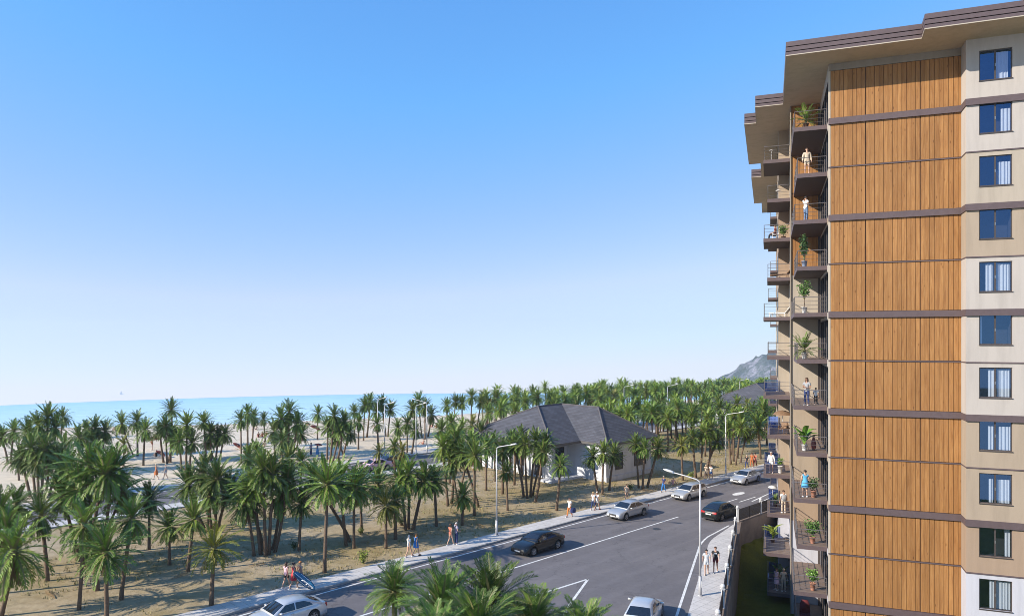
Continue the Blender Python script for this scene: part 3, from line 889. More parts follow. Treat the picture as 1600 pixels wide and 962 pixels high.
    def inset(P, dd):
        n = len(P); out = []
        for i in range(n):
            p0, p1, p2 = Vector(P[i-1]), Vector(P[i]), Vector(P[(i+1) % n])
            e1 = (p1 - p0).normalized(); e2 = (p2 - p1).normalized()
            n1 = Vector((-e1.y, e1.x)); n2 = Vector((-e2.y, e2.x))
            bis = (n1 + n2); bis = bis / max(0.3, bis.dot(n1)) if bis.length > 1e-6 else n1
            out.append((p1.x + bis.x*dd, p1.y + bis.y*dd))
        return out
    mb = MB()
    H = ZT - ZS
    def ring(P, z0, z1, mi):
        n = len(P)
        for i in range(n):
            j = (i+1) % n
            mb.face([(*P[i], z0), (*P[j], z0), (*P[j], z1), (*P[i], z1)], mi)
    def ledge(P, Q, z, mi):
        n = len(P)
        for i in range(n):
            j = (i+1) % n
            mb.face([(*P[i], z), (*P[j], z), (*Q[j], z), (*Q[i], z)], mi)
    In = inset(poly, 0.10)
    g = 0.055
    zz = [ZS, ZS + H/3 - g, ZS + H/3, ZS + 2*H/3 - g, ZS + 2*H/3, ZT]
    Ps = [poly, In, poly, In, poly]
    for i in range(5):
        ring(Ps[i], zz[i], zz[i+1], 1 if Ps[i] is In else 0)
        if i < 4: ledge(Ps[i], Ps[i+1], zz[i+1], 0)
    mb.face([(*p, ZT) for p in poly], 0)
    roof = mb.build('roof', [MAUVE, MAUVE_D], bld, False, False, bxf)
    mb = MB(); mb.face([(*p, ZS) for p in inset(poly, 0.06)][::-1]); mb.build('soffit', SOFFIT, roof, False, False, bxf)
    mb = MB(); In2 = inset(poly, 0.065)
    n = len(poly)
    for i in range(n):
        j = (i+1) % n
        mb.face([(*In2[i], ZS - 0.002), (*In2[j], ZS - 0.002), (*inset(poly, -0.012)[j], ZS - 0.002), (*inset(poly, -0.012)[i], ZS - 0.002)])
        mb.face([(*inset(poly, -0.012)[i], ZS - 0.002), (*inset(poly, -0.012)[j], ZS - 0.002), (*inset(poly, -0.012)[j], ZS + 0.05), (*inset(poly, -0.012)[i], ZS + 0.05)])
    mb.build('drip_edge', TRIM, roof, False, False, bxf)
building()

# ------------------------------------------------------------------ retaining wall and fence
CONC = mat('retaining_concrete', (0.19, 0.145, 0.118), 0.9, 0.25, 0.8, bmp=0.3)
def retaining():
    mb = MB()
    d = 0.30
    pc = pR; s0 = FENCE_S
    near = bw(s0, -40); far_a = rd_inv(pR)[0]; far = rd(far_a + 42, ROAD_R)
    off = BU * d; ofn = -ROAD_N * d
    k1 = Vector((0, 0, 1))
    def quad(a, b_, z0, z1): mb.face([(a.x, a.y, z0), (b_.x, b_.y, z0), (b_.x, b_.y, z1), (a.x, a.y, z1)])
    inner = pc + (off + ofn) * 0.8
    zt = 0.26; zb = -4.6
    quad(near + off, inner, zb, zt); quad(inner, far + ofn, zb, zt)
    quad(near, pc, -0.2, zt); quad(pc, far, -0.2, zt)
    mb.face([(p.x, p.y, zt) for p in (near, pc, inner, near + off)]); mb.face([(p.x, p.y, zt) for p in (pc, far, far + ofn, inner)])
    tag(mb.build('retaining_wall', CONC), 'bare brown-grey concrete retaining wall dropping from the street fence to the sunken lawn', 'retaining wall')
retaining()
FPOST = mat('fence_post_white', (0.56, 0.56, 0.56), 0.6, 0.08, 8)
FPANEL = mat('fence_slats_dark', (0.045, 0.034, 0.03), 0.6, 0.2, 5)
def fence(name, label, p0, p1, step, skip_first=False):
    root = empty(name, p0, 0, label, 'fence')
    d = (p1 - p0); L = d.length; d.normalize(); nn = Vector((-d.y, d.x, 0)); n = int(L / step)
    for i in range(n + 1):
        p = d * (i * step)
        if not (i == 0 and skip_first):
            mb = MB()
            mb.box((p.x - 0.085, p.y - 0.085, 0.262), (p.x + 0.085, p.y + 0.085, 1.40)); mb.box((p.x - 0.12, p.y - 0.12, 1.401), (p.x + 0.12, p.y + 0.12, 1.46))
            mb.box((p.x - 0.11, p.y - 0.11, 0.265), (p.x + 0.11, p.y + 0.11, 0.34))
            mb.lathe([(0.07, 1.461), (0.115, 1.50), (0.14, 1.57), (0.125, 1.66), (0.07, 1.71), (0.01, 1.72)], 12, (p.x, p.y, 0))
            mb.build('post', FPOST, root)
        if i < n:
            mb = MB(); a = p + d * 0.10; c = p + d * (step - 0.10)
            for h in range(7):
                z = 0.34 + h * 0.145
                q = [a - nn*0.02, c - nn*0.02, c + nn*0.02, a + nn*0.02]
                mb.prism([(v.x, v.y) for v in q], z, z + 0.132)
            for q0 in (a, (a + c)/2, c):
                q = [q0 - d*0.025 - nn*0.045, q0 + d*0.025 - nn*0.045, q0 + d*0.025 - nn*0.022, q0 - d*0.025 - nn*0.022]
                mb.prism([(v.x, v.y) for v in q], 0.27, 1.36)
            mb.build('slat_panel', FPANEL, root)
    return root
fa = rd_inv(pR)[0]
fence('street_fence', 'dark slatted fence with white posts running along the main road above the concrete wall', rd(fa, ROAD_R - 0.15), rd(fa + 40, ROAD_R - 0.15), 4.35)
fence('walk_fence', 'dark slatted fence with white posts edging the side pavement beside the two walking men', bw(FENCE_S + 0.15, tR - 4.4), bw(FENCE_S + 0.15, tR - 4.4 - 36), 4.35)

# ------------------------------------------------------------------ houses
SHING = None
def shingle_mat():
    m, nt, b = new_mat('roof_shingles')
    tc = nt.nodes.new('ShaderNodeTexCoord')
    mp = nt.nodes.new('ShaderNodeMapping'); mp.inputs['Scale'].default_value = (1, 1, 1)
    nt.links.new(tc.outputs['UV'], mp.inputs[0])
    br = nt.nodes.new('ShaderNodeTexBrick'); br.inputs['Scale'].default_value = 1; br.inputs['Brick Width'].default_value = 0.7; br.inputs['Row Height'].default_value = 0.26
    br.inputs['Mortar Size'].default_value = 0.022; br.inputs['Color1'].default_value = (0.094, 0.097, 0.118, 1); br.inputs['Color2'].default_value = (0.063, 0.066, 0.082, 1); br.inputs['Mortar'].default_value = (0.035, 0.032, 0.034, 1)
    nt.links.new(mp.outputs[0], br.inputs[0])
    n = nodes_noise(nt, 0.7, 7, 0.7)
    g = ramp(nt, n.outputs['Fac'], [(0.3, (0.78, 0.78, 0.78)), (0.65, (1.12, 1.12, 1.12))])
    nt.links.new(mixrgb(nt, 0.9, br.outputs[0], g.outputs[0], 'MULTIPLY'), b.inputs['Base Color'])
    b.inputs['Roughness'].default_value = 0.9
    bump(nt, b, br.outputs['Fac'], -0.4, 0.02)
    return m
SHING = shingle_mat()
HWALL = render_wall('house_wall', (0.53, 0.55, 0.60))
DARKPANE = mat('dark_pane', (0.02, 0.03, 0.05), 0.05, 0.1)

def roof_mesh(name, faces, parent):
    """Hip roof planes with UVs in metres along and up each slope."""
    me = bpy.data.meshes.new(name); v, f = [], []
    for fc in faces:
        f.append(list(range(len(v), len(v) + len(fc)))); v += [tuple(p) for p in fc]
    me.from_pydata(v, [], f); me.materials.append(SHING)
    uv = me.uv_layers.new(name='UVMap')
    for poly in me.polygons:
        P = [me.vertices[i].co for i in poly.vertices]
        e = (P[1] - P[0]).normalized(); up = poly.normal.cross(e).normalized()
        for li in poly.loop_indices:
            q = me.vertices[me.loops[li].vertex_index].co - P[0]
            uv.data[li].uv = (q.dot(e), q.dot(up))
    return put(name, me, parent)

def hip(x0, x1, y0, y1, ze, zr, rx0, rx1, along='x', thick=0.22):
    """Four planes and a fascia. Ridge from rx0 to rx1 in the long direction."""
    if along == 'x':
        ym = (y0 + y1)/2; r0, r1 = (rx0, ym, zr), (rx1, ym, zr)
        fs = [[(x0,y0,ze),(x1,y0,ze),r1,r0], [(x1,y0,ze),(x1,y1,ze),r1], [(x1,y1,ze),(x0,y1,ze),r0,r1], [(x0,y1,ze),(x0,y0,ze),r0]]
    else:
        xm = (x0 + x1)/2; r0, r1 = (xm, rx0, zr), (xm, rx1, zr)
        fs = [[(x0,y0,ze),(x1,y0,ze),r0], [(x1,y0,ze),(x1,y1,ze),r1,r0], [(x1,y1,ze),(x0,y1,ze),r1], [(x0,y1,ze),(x0,y0,ze),r0,r1]]
    return fs

def fascia(mb, x0, x1, y0, y1, ze, th=0.26):
    mb.prism([(x0+.03,y0+.03),(x1-.03,y0+.03),(x1-.03,y1-.03),(x0+.03,y1-.03)], ze - th, ze - 0.012, 0, True, 0, 1)

def house(name, O, label, full=True):
    rz = math.atan2(ROAD_D.y, ROAD_D.x)
    h = empty(name, O, rz, label, 'house')
    ze, zr = 4.50, 8.05
    fs = hip(0, 15.2, 0, 15, ze, zr, 5.6, 10.3) + hip(5.0, 15.2, -4.1, 13.0, ze + 0.004, zr - 0.004, 1.4, 7.5, 'y')
    rf = roof_mesh('roof', fs, h)
    mb = MB(); fascia(mb, 0, 15.2, 0, 15, ze); mb.build('fascia', [mat('fascia_grey', (0.10, 0.095, 0.095), 0.7, 0.1), HWALL], rf)
    mb = MB(); fascia(mb, 5.0, 15.2, -4.1, 0.02, ze + 0.004, 0.27); mb.build('fascia', [mat('fascia_grey', (0.10, 0.095, 0.095), 0.7, 0.1), HWALL], rf)
    rc = MB()
    rl = [((5.6, 7.5, zr), (10.1, 7.5, zr)), ((0, 0, ze), (5.6, 7.5, zr)), ((0, 15, ze), (5.6, 7.5, zr)), ((5.0, -4.1, ze), (10.1, 1.4, zr)), ((15.2, -4.1, ze), (10.1, 1.4, zr)), ((10.1, 1.4, zr), (10.1, 7.5, zr)), ((15.2, 15, ze), (10.3, 7.5, zr))]
    for a, b_ in rl: rc.tube([(a[0], a[1], a[2] + 0.02), (b_[0], b_[1], b_[2] + 0.02)], 0.09, 6)
    rc.build('ridge_cap', mat('ridge_grey', (0.10, 0.092, 0.096), 0.85, 0.1), rf)
    # walls: porch corner open at the front left, main body set in
    wl = MB(); zt = ze - 0.27
    wl.box((2.2, 2.4, -0.2), (14.5, 14.3, zt)); wl.box((5.6, -3.4, -0.2), (14.5, 2.41, zt - 0.003))
    wl.box((5.45, -3.55, -0.2), (14.65, -3.402, 0.55)); wl.box((0.4, 0.4, -0.1), (5.59, 2.39, 0.22))
    wl.build('wall', HWALL, h)
    for (x, y) in ((0.75, 0.75), (0.75, 7.5), (0.75, 14.0)):
        c = MB(); c.box((x - 0.22, y - 0.22, 0.22 if y < 2 else -0.1), (x + 0.22, y + 0.22, zt)); c.box((x - 0.30, y - 0.30, zt - 0.25), (x + 0.30, y + 0.30, zt - 0.003)); c.box((x - 0.3, y - 0.3, -0.12), (x + 0.3, y + 0.3, 0.5))
        c.build('column', HWALL, h)
    def wnd(p, n, wdt, z0, z1, kind='window'):
        n = Vector(n); e = Vector((-n.y, n.x, 0)); p = Vector(p)
        f = MB()
        def bar(a0, a1, b0, b1, d0=-0.02, d1=0.07):
            q = [p + e*a0 + n*d0, p + e*a1 + n*d0, p + e*a1 + n*d1, p + e*a0 + n*d1]
            f.prism([(v.x, v.y) for v in q], b0, b1)
        w2 = wdt/2
        bar(-w2, w2, z0, z0 + 0.08); bar(-w2, w2, z1 - 0.08, z1); bar(-w2, -w2 + 0.08, z0 + .08, z1 - .08); bar(w2 - 0.08, w2, z0 + .08, z1 - .08); bar(-0.035, 0.035, z0 + .08, z1 - .08)
        o = f.build(kind, FRAME if kind == 'window' else FRAME, h)
        g = MB(); q0, q1 = p - e*(w2 - .08) + n*0.03, p + e*(w2 - .08) + n*0.03
        g.face([(q0.x, q0.y, z0 + .08), (q1.x, q1.y, z0 + .08), (q1.x, q1.y, z1 - .08), (q0.x, q0.y, z1 - .08)]); g.build('pane', DARKPANE, o)
    wnd((4.0, 2.4, 0), (0, -1, 0), 1.5, 1.3, 3.6); wnd((2.2, 4.2, 0), (-1, 0, 0), 1.2, 0.25, 2.6, 'door'); wnd((2.2, 7.5, 0), (-1, 0, 0), 1.8, 1.1, 3.0); wnd((2.2, 11, 0), (-1, 0, 0), 1.8, 1.1, 3.0)
    wnd((12.2, -3.4, 0), (0, -1, 0), 2.4, 1.2, 3.7); wnd((8.0, -3.4, 0), (0, -1, 0), 1.4, 1.2, 3.2); wnd((14.5, 5, 0), (1, 0, 0), 1.8, 1.2, 3.2)
    if full:
        ac = MB(); n = Vector((-1, 0, 0))
        ac.box((5.23, -0.9, 2.0), (5.58, 0.0, 2.6)); ac.box((5.20, -0.85, 2.05), (5.23, -0.05, 2.55)); ac.build('air_conditioner', mat('ac_white', (0.72, 0.72, 0.70), 0.5, 0.05), h)
    return h
h1 = house('hip_roof_house', at(862, 757, 0), 'low white house with grey shingled hip roof standing among palms beside the street')
h1.location.z = 0
pa = at(1120, 637, 4.6)
h2 = house('hip_roof_house', Vector((48.0, 128, 0)), 'farther house with grey hip roof half hidden behind palms next to the tower balconies', False)
# small beach kiosk behind the house
kp = at(886, 676, 0)
kz = empty('beach_kiosk', (kp.x, kp.y, land_z(kp.x, kp.y)), 0.5, 'small cream kiosk with a flat canopy among palms behind the grey house roof', 'kiosk')
mb = MB(); mb.box((-1.1, -1.0, -0.3), (1.1, 1.0, 4.4)); mb.build('wall', render_wall('kiosk_cream', (0.62, 0.52, 0.38)), kz)
mb = MB(); mb.box((-1.5, -1.4, 4.402), (1.5, 1.4, 4.55)); mb.build('canopy', mat('canopy_white', (0.72, 0.70, 0.66), 0.7, 0.06), kz)
mb = MB(); mb.box((-0.8, -1.05, 2.3), (0.8, -1.003, 3.6)); mb.build('hatch', DARKPANE, kz)
mb = MB(); mb.box((-1.0, -1.35, 2.15), (1.0, -1.003, 2.27)); mb.build('counter', mat('counter_wood', (0.3, 0.18, 0.09), 0.6, 0.1), kz)
# ------------------------------------------------------------------ cars
TYRE = mat('tyre_rubber', (0.02, 0.02, 0.02), 0.85, 0.1)
RIM = mat('alloy_rim', (0.42, 0.42, 0.43), 0.35, 0.05, metal=0.8)
CARGLASS = mat('car_glass', (0.012, 0.016, 0.025), 0.04, 0.1, spec=0.9)
LAMPGLASS = mat('headlight_glass', (0.62, 0.64, 0.66), 0.08, 0.05, spec=0.8)
TAIL = mat('taillight_red', (0.35, 0.012, 0.012), 0.15, 0.1, spec=0.7)
BLACKTRIM = mat('black_trim', (0.018, 0.018, 0.02), 0.5, 0.1)
PLATE = mat('number_plate_white', (0.65, 0.65, 0.64), 0.5, 0.04)
CHROME = mat('chrome', (0.6, 0.6, 0.62), 0.15, 0.03, metal=1.0)
def paint(name, col, metal=0.35):
    return mat(name, col, 0.28, 0.03, 3.0, metal=metal, spec=0.5, coat=0.45, key='paint_' + name)
WHEEL_X = (1.38, -1.35)

def make_car(name, label, col, pos, yaw, wagon=False, L=4.62, W=1.80, Hh=1.45):
    root = empty(name, pos, yaw, label, 'car', 'cars on the street')
    PN = col
    hw = W / 2
    xf, xr = L/2, -L/2
    rw = 0.335
    def wid(x):
        e = max(0.0, (abs(x) - (L/2 - 0.75)) / 0.75)
        return hw * (1 - 0.16 * e**2.2 - 0.02)
    def top(x):
        P = [(xr, 0.70), (xr + 0.06, 0.88), (xr + 0.18, 0.97), (-1.75, 1.00), (-1.2, 0.97), (0.6, 0.945), (1.05, 0.93), (1.6, 0.86), (xf - 0.32, 0.76), (xf - 0.10, 0.66), (xf, 0.52)]
        for (a, za), (b_, zb) in zip(P[:-1], P[1:]):
            if x <= b_: return za + (zb - za) * (x - a) / (b_ - a)
        return P[-1][1]
    xs = sorted(set([xr, xr + .03, xr + .08, xr + .18, xr + .35, -1.0, -.7, -.2, .3, .75, 1.0, xf - .55, xf - .32, xf - .18, xf - .08, xf - .03, xf] + [wx + d for wx in WHEEL_X for d in (-.43, -.41, -.37, -.30, -.2, -.1, 0, .1, .2, .30, .37, .41, .43)]))
    rings = []
    for x in xs:
        zb = 0.20
        if x > xf - 0.2: zb = 0.20 + 0.06 * (x - xf + 0.2) / 0.2
        for wx in WHEEL_X:
            d = abs(x - wx)
            if d < 0.415: zb = max(zb, rw + math.sqrt(max(0, 0.40**2 - min(d, 0.3999)**2)) )
        wv = wid(x); zt = top(x)
        endk = 1.0
        ex = min(x - xr, xf - x)
        if ex < 0.09: endk = 0.94 + 0.06 * ex / 0.09
        wv *= endk
        z1 = max(zb + 0.02, 0.34); z2 = max(zb + 0.04, 0.52); z3 = max(zb + 0.06, zt - 0.17)
        half = [(0.0, zb), (wv * 0.70, zb), (wv * 0.97, zb + 0.005), (wv * 1.0, z1), (wv, max(z2, z1 + .01)), (wv * 0.985, max(z3, z2 + .01)), (wv * 0.93, max(zt - 0.045, z3 + .01)), (wv * 0.82, zt), (wv * 0.45, zt + 0.018), (0.0, zt + 0.024)]
        ring = [(x, y, z) for y, z in half] + [(x, -y, z) for y, z in half[-2:0:-1]]
        rings.append(ring)
    mb = MB(); mb.loft(rings)
    body = mb.build('body', PN, root, True)
    # cabin shell
    if wagon: prof = [(1.12, 0.94), (0.78, 1.14), (0.36, 1.37), (0.05, Hh), (-0.7, Hh + 0.02), (-1.5, Hh - 0.02), (-1.88, Hh - 0.08), (-2.12, 1.15), (-2.2, 0.98)]
    else: prof = [(1.15, 0.94), (0.80, 1.14), (0.36, 1.36), (0.05, Hh - 0.015), (-0.45, Hh), (-0.85, Hh - 0.03), (-1.15, 1.34), (-1.55, 1.14), (-1.90, 1.0)]
    def hb(z): return hw * 0.90 - max(0, z - 0.95) * 0.46
    def flat(x, z): return hb(z)
    rg = []
    for x, z in prof:
        sh = 0.06 if z > 1.3 else 0.02
        half = [(0.0, 0.88), (hb(0.95), 0.90), (hb(0.95), 0.95), (hb(max(0.955, z - sh)) + 0.004, max(0.955, z - sh)), (hb(z) - 0.10, z - 0.004), (hb(z) * 0.45, z + 0.022), (0, z + 0.028)]
        rg.append([(x, y, zz) for y, zz in half] + [(x, -y, zz) for y, zz in half[-2:0:-1]])
    mb = MB(); mb.loft(rg)
    mb.build('roof', PN, root, True)
    # windscreen and rear window just proud of the shell
    def slope_glass(pa, pb, nm):
        rows = []
        n = 8
        for q in (0.10, 0.5, 0.93):
            x = pa[0] + (pb[0] - pa[0]) * q; z = pa[1] + (pb[1] - pa[1]) * q
            wv = hb(z) - 0.085
            nx = 1 if pa[0] > pb[0] else -1
            rows.append([(x + nx * (0.028 - 0.03 * abs(2*i/n - 1)**2), wv * (2*i/n - 1), z + 0.034 - 0.022 * abs(2*i/n - 1)**2) for i in range(n + 1)])
        g = MB(); g.loft(rows, closed=False, caps=False)
        g.build(nm, CARGLASS, root, True)
    slope_glass(prof[0], prof[2], 'windscreen')
    slope_glass(prof[-1], prof[-3], 'rear_window')
    zt_ = Hh - 0.12
    if wagon: wins = [[(0.86, 0.985), (0.70, 1.10), (0.34, zt_), (-0.22, zt_ + .01), (-0.22, 0.985)], [(-0.30, 0.985), (-0.30, zt_ + .01), (-1.10, zt_), (-1.10, 0.985)], [(-1.17, 0.985), (-1.17, zt_), (-1.72, zt_ - .03), (-1.93, 1.0)]]
    else: wins = [[(0.86, 0.985), (0.70, 1.10), (0.34, zt_), (-0.20, zt_ + .01), (-0.20, 0.985)], [(-0.28, 0.985), (-0.28, zt_ + .01), (-0.80, zt_ - .02), (-1.16, 1.16), (-1.34, 1.01)]]
    for sgn in (1, -1):
        for poly in wins:
            g = MB(); g.face([(x, sgn * (hb(z) + 0.014), z) for x, z in poly]); g.build('side_window', CARGLASS, root)
        # door mirror
        m_ = MB(); m_.loft([[(0.72 + dx, sgn * y, z) for dx, z in ((-.06, zz - .05), (.07, zz - .03), (.07, zz + .05), (-.06, zz + .07))] for y, zz in ((hw * 0.92, 0.99), (hw + 0.06, 1.01), (hw + 0.17, 1.02))])
        m_.build('wing_mirror', PN, root, True)
        # lamps
        y0, y1 = sgn * hw * 0.45, sgn * hw * 0.86
        h = MB(); h.loft([[(xf - 0.10 + 0.0, y0, 0.56), (xf - 0.06, y0, 0.60), (xf - 0.13, y0, 0.665), (xf - 0.2, y0, 0.62)], [(xf - 0.26, y1, 0.60), (xf - 0.22, y1, 0.64), (xf - 0.36, y1, 0.735), (xf - 0.42, y1, 0.66)]])
        h.build('headlight', LAMPGLASS, root)
        tl = MB(); tl.loft([[(xr + 0.02, sgn * hw * 0.42, 0.74), (xr - 0.012, sgn * hw * 0.42, 0.74), (xr + 0.03, sgn * hw * 0.42, 0.87), (xr + 0.1, sgn * hw * 0.42, 0.87)], [(xr + 0.12, sgn * hw * 0.86, 0.70), (xr + 0.03, sgn * hw * 0.86, 0.70), (xr + 0.075, sgn * hw * 0.86, 0.90), (xr + 0.2, sgn * hw * 0.88, 0.90)]])
        tl.build('taillight', TAIL, root)
        st = MB(); st.box((-0.95, sgn*hw*0.975 - 0.012, 0.21), (1.0, sgn*hw*0.975 + 0.012, 0.29)); st.build('side_sill', BLACKTRIM, root)
        for hx in (-0.08, -1.05):
            dh = MB(); dh.box((hx, sgn*hw*0.975 - 0.02, 0.80), (hx + 0.17, sgn*hw*0.975 + 0.025, 0.83)); dh.build('door_handle', PN if hx else PN, root)
    g = MB(); g.box((xf - 0.10, -hw * 0.42, 0.40), (xf + 0.015, hw * 0.42, 0.60))
    for i in range(4): g.box((xf + 0.015, -hw * 0.40, 0.43 + i*0.042), (xf + 0.024, hw * 0.40, 0.445 + i*0.042), 1)
    g.build('grille', [BLACKTRIM, CHROME], root)
    g = MB(); g.box((xf - 0.12, -hw * 0.70, 0.27), (xf + 0.012, hw * 0.70, 0.35)); g.build('front_intake', BLACKTRIM, root)
    g = MB(); g.box((xf + 0.02, -0.26, 0.36), (xf + 0.032, 0.26, 0.46)); g.build('number_plate', PLATE, root)
    g = MB(); g.box((xr - 0.022, -0.26, 0.60), (xr - 0.008, 0.26, 0.71)); g.build('number_plate', PLATE, root)
    g = MB(); g.box((xr - 0.01, -hw * 0.66, 0.22), (xr + 0.2, hw * 0.66, 0.33)); g.build('rear_diffuser', BLACKTRIM, root)
    un = MB(); un.box((xr + 0.3, -hw*0.72, 0.17), (xf - 0.3, hw*0.72, 0.199)); un.build('underbody', BLACKTRIM, root)
    for wx in WHEEL_X:
        for sgn in (1, -1):
            yc = sgn * (hw - 0.12)
            t = MB()
            prof_w = [(0.215, -0.10), (0.30, -0.108), (rw - 0.01, -0.095), (rw, -0.06), (rw, 0.06), (rw - 0.01, 0.095), (0.30, 0.108), (0.215, 0.10)]
            rings = [[(wx + r_*math.cos(2*math.pi*i/20), yc + o_, rw + r_*math.sin(2*math.pi*i/20)) for i in range(20)] for r_, o_ in prof_w]
            t.loft(rings, caps=False)
            ty = t.build('wheel', TYRE, root, True)
            r = MB()
            ys = yc + sgn * 0.085
            rings = [[(wx + r_*math.cos(2*math.pi*i/20), yc + sgn*o_, rw + r_*math.sin(2*math.pi*i/20)) for i in range(20)] for r_, o_ in ((0.222, 0.105), (0.195, 0.095), (0.19, 0.045))]
            r.loft(rings, caps=False)
            r.face([(wx + 0.19*math.cos(2*math.pi*i/20), yc + sgn*0.045, rw + 0.19*math.sin(2*math.pi*i/20)) for i in range(20)], 1)
            for kx in range(5):
                a = 2*math.pi*kx/5 + 0.3
                ca, sa = math.cos(a), math.sin(a)
                q = [(0.03, -0.028), (0.195, -0.04), (0.195, 0.04), (0.03, 0.028)]
                P = [(wx + u_*ca - v_*sa, rw + u_*sa + v_*ca) for u_, v_ in q]
                r.loft([[(x, yc + sgn*0.05, z) for x, z in P], [(x, yc + sgn*0.098, z) for x, z in P]])
            r.loft([[(wx + 0.05*math.cos(2*math.pi*i/10), yc + sgn*o_, rw + 0.05*math.sin(2*math.pi*i/10)) for i in range(10)] for o_ in (0.05, 0.102)])
            r.build('rim', [RIM, BLACKTRIM], ty)
    return root
yaw_road = math.atan2(ROAD_D.y, ROAD_D.x)
SILVER = paint('silver', (0.50, 0.51, 0.52), 0.5); PALE = paint('pale_silver', (0.60, 0.61, 0.62), 0.4); BLACK = paint('black', (0.006, 0.0055, 0.005), 0.0)
DGREEN = paint('dark_green_black', (0.010, 0.015, 0.014), 0.1); CHAMP = paint('champagne_silver', (0.52, 0.515, 0.49), 0.45); PINK = paint('pale_pink', (0.66, 0.42, 0.46), 0.1); BLUEG = paint('steel_blue', (0.17, 0.22, 0.30), 0.4)
def car_at(px, py, yaw, name, label, col, wagon=False, z=0.0):
    p = at(px, py, 0.6)
    return make_car(name, label, col, Vector((p.x, p.y, land_z(p.x, p.y) + z + 0.008)), yaw, wagon)
TOWARD = yaw_road + math.pi
car_at(841, 847, TOWARD, 'sedan_car', 'black sedan driving towards the junction with its dark side to us', BLACK)
car_at(981, 796, TOWARD, 'sedan_car', 'silver sedan second in the oncoming lane, right behind the black one', SILVER)
car_at(1077, 768, TOWARD, 'estate_car', 'pale silver estate car in the lane behind the silver sedan, tall rear roof', CHAMP, True)
car_at(1165, 745, TOWARD, 'sedan_car', 'silver sedan last in the oncoming line, nearest the tower balconies', SILVER)
car_at(1127, 797, yaw_road, 'sedan_car', 'dark green-black sedan seen from behind, driving away beside the fence', DGREEN)
yaw_side = math.atan2(BV.y, BV.x)
p = at(1011, 944, 0.8)
car_at(1006, 956, yaw_side, 'sedan_car', 'light silver sedan seen from behind in the side road at the bottom edge', PALE)
car_at(446, 958, TOWARD, 'sedan_car', 'pale silver sedan by the near pavement cut off at the bottom edge', PALE)
car_at(585, 727, TOWARD, 'sedan_car', 'pale pink car on the coast road seen between palms', PINK)
car_at(607, 722, TOWARD, 'sedan_car', 'dark car close behind the pink one on the coast road, half behind a palm', BLACK)
car_at(378, 748, TOWARD, 'sedan_car', 'steel blue car on the coast road glimpsed between dark palms', BLUEG)
car_at(1100, 654, TOWARD, 'sedan_car', 'white-silver car far off on the coast road, tiny between palms', PALE)
car_at(835, 922, TOWARD, 'sedan_car', 'steel blue car at the junction mouth hidden behind the foreground palm fronds', BLUEG) if False else None

# ------------------------------------------------------------------ street lamps
POLE = mat('lamp_pole_grey', (0.50, 0.50, 0.51), 0.5, 0.06, 4, metal=0.2)
HEAD = mat('lamp_head_white', (0.66, 0.66, 0.65), 0.5, 0.05)
def make_lamp():
    r = empty('street_lamp', (0, 0, 0), 0)
    p = MB(); p.tube([(0, 0, 0), (0, 0, 1.25)], [0.105, 0.10], 12); p.tube([(0, 0, 1.25), (0, 0, 7.15)], [0.075, 0.055], 12)
    p.lathe([(0.16, 0.0), (0.16, 0.03), (0.11, 0.05)], 12)
    pole = p.build('pole', POLE, r, True)
    a = MB(); a.tube([(0, 0, 7.15), (0.06, 0, 7.30), (0.22, 0, 7.40), (1.0, 0, 7.58), (1.75, 0, 7.72)], [0.05, 0.047, 0.045, 0.04, 0.035], 8); a.build('arm', POLE, r, True)
    h = MB()
    rr = []
    for q, wv, hh in ((0, .04, .03), (.08, .12, .06), (.3, .17, .08), (.55, .15, .07), (.70, .06, .03)):
        rr.append([(1.68 + q, wv*math.cos(2*math.pi*i/10), 7.73 + q*0.22 + hh*math.sin(2*math.pi*i/10)) for i in range(10)])
    h.loft(rr); hd = h.build('lamp_head', HEAD, r, True)
    g = MB(); g.face([(1.85 + 0.22*math.cos(2*math.pi*i/12), 0.12*math.sin(2*math.pi*i/12), 7.692 + 0.04*math.cos(2*math.pi*i/12)) for i in range(12)]); g.build('lens', LAMPGLASS, hd)
    b_ = MB(); b_.box((-0.11, -0.05, 0.55), (-0.085, 0.05, 0.95)); b_.build('access_door', HEAD, r)
    return r
lamp0 = make_lamp()
LAMPS = [
    (776, 838, -1, 'grey street lamp rising from the pavement behind the black sedan'),
    (1094, 933, 'side', 'grey street lamp on the side pavement next to the two walking men'),
    (1134, 745, -1, 'grey street lamp at the pavement near the two silver cars before the tower'),
    (601, 714, 1, 'slim coast road lamp on the beach side nearest the pink car'),
    (650, 716, -1, 'coast road lamp with its arm to the left, paired with another close by'),
    (667, 708, 1.5, 'coast road lamp reaching back left over its close neighbour'),
    (774, 672, -1, 'far coast road lamp among palms left of the house roof'),
    (975, 664, -1, 'far lamp standing behind the house roof among dense palms'),
    (1043, 662, -1, 'far lamp with drooping head between palms right of the house'),
    (1156, 640, 1, 'faintest far lamp below the rocky headland'),
    (590, 700, -1, 'second beach-side lamp behind the dense palms near the pink car'),
]
for i, (px, py, side, lab) in enumerate(LAMPS):
    o = lamp0 if i == 0 else copy_tree(lamp0)
    p = at(px, py)
    p.z = land_z(p.x, p.y)
    o.location = (p.x, p.y, p.z + (0.13 if i in (0, 1, 2) else 0.0))
    if side == 'side': ang = math.atan2(-BU.y, -BU.x) - 0.12
    elif side == -1: ang = math.atan2(-ROAD_N.y, -ROAD_N.x)
    elif side == 1.5: ang = math.atan2(ROAD_N.y, ROAD_N.x) + 0.5
    else: ang = math.atan2(-ROAD_N.y, -ROAD_N.x)
    o.rotation_euler = (0, 0, ang)
    tag(o, lab, 'street lamp', 'street lamps along the roads')
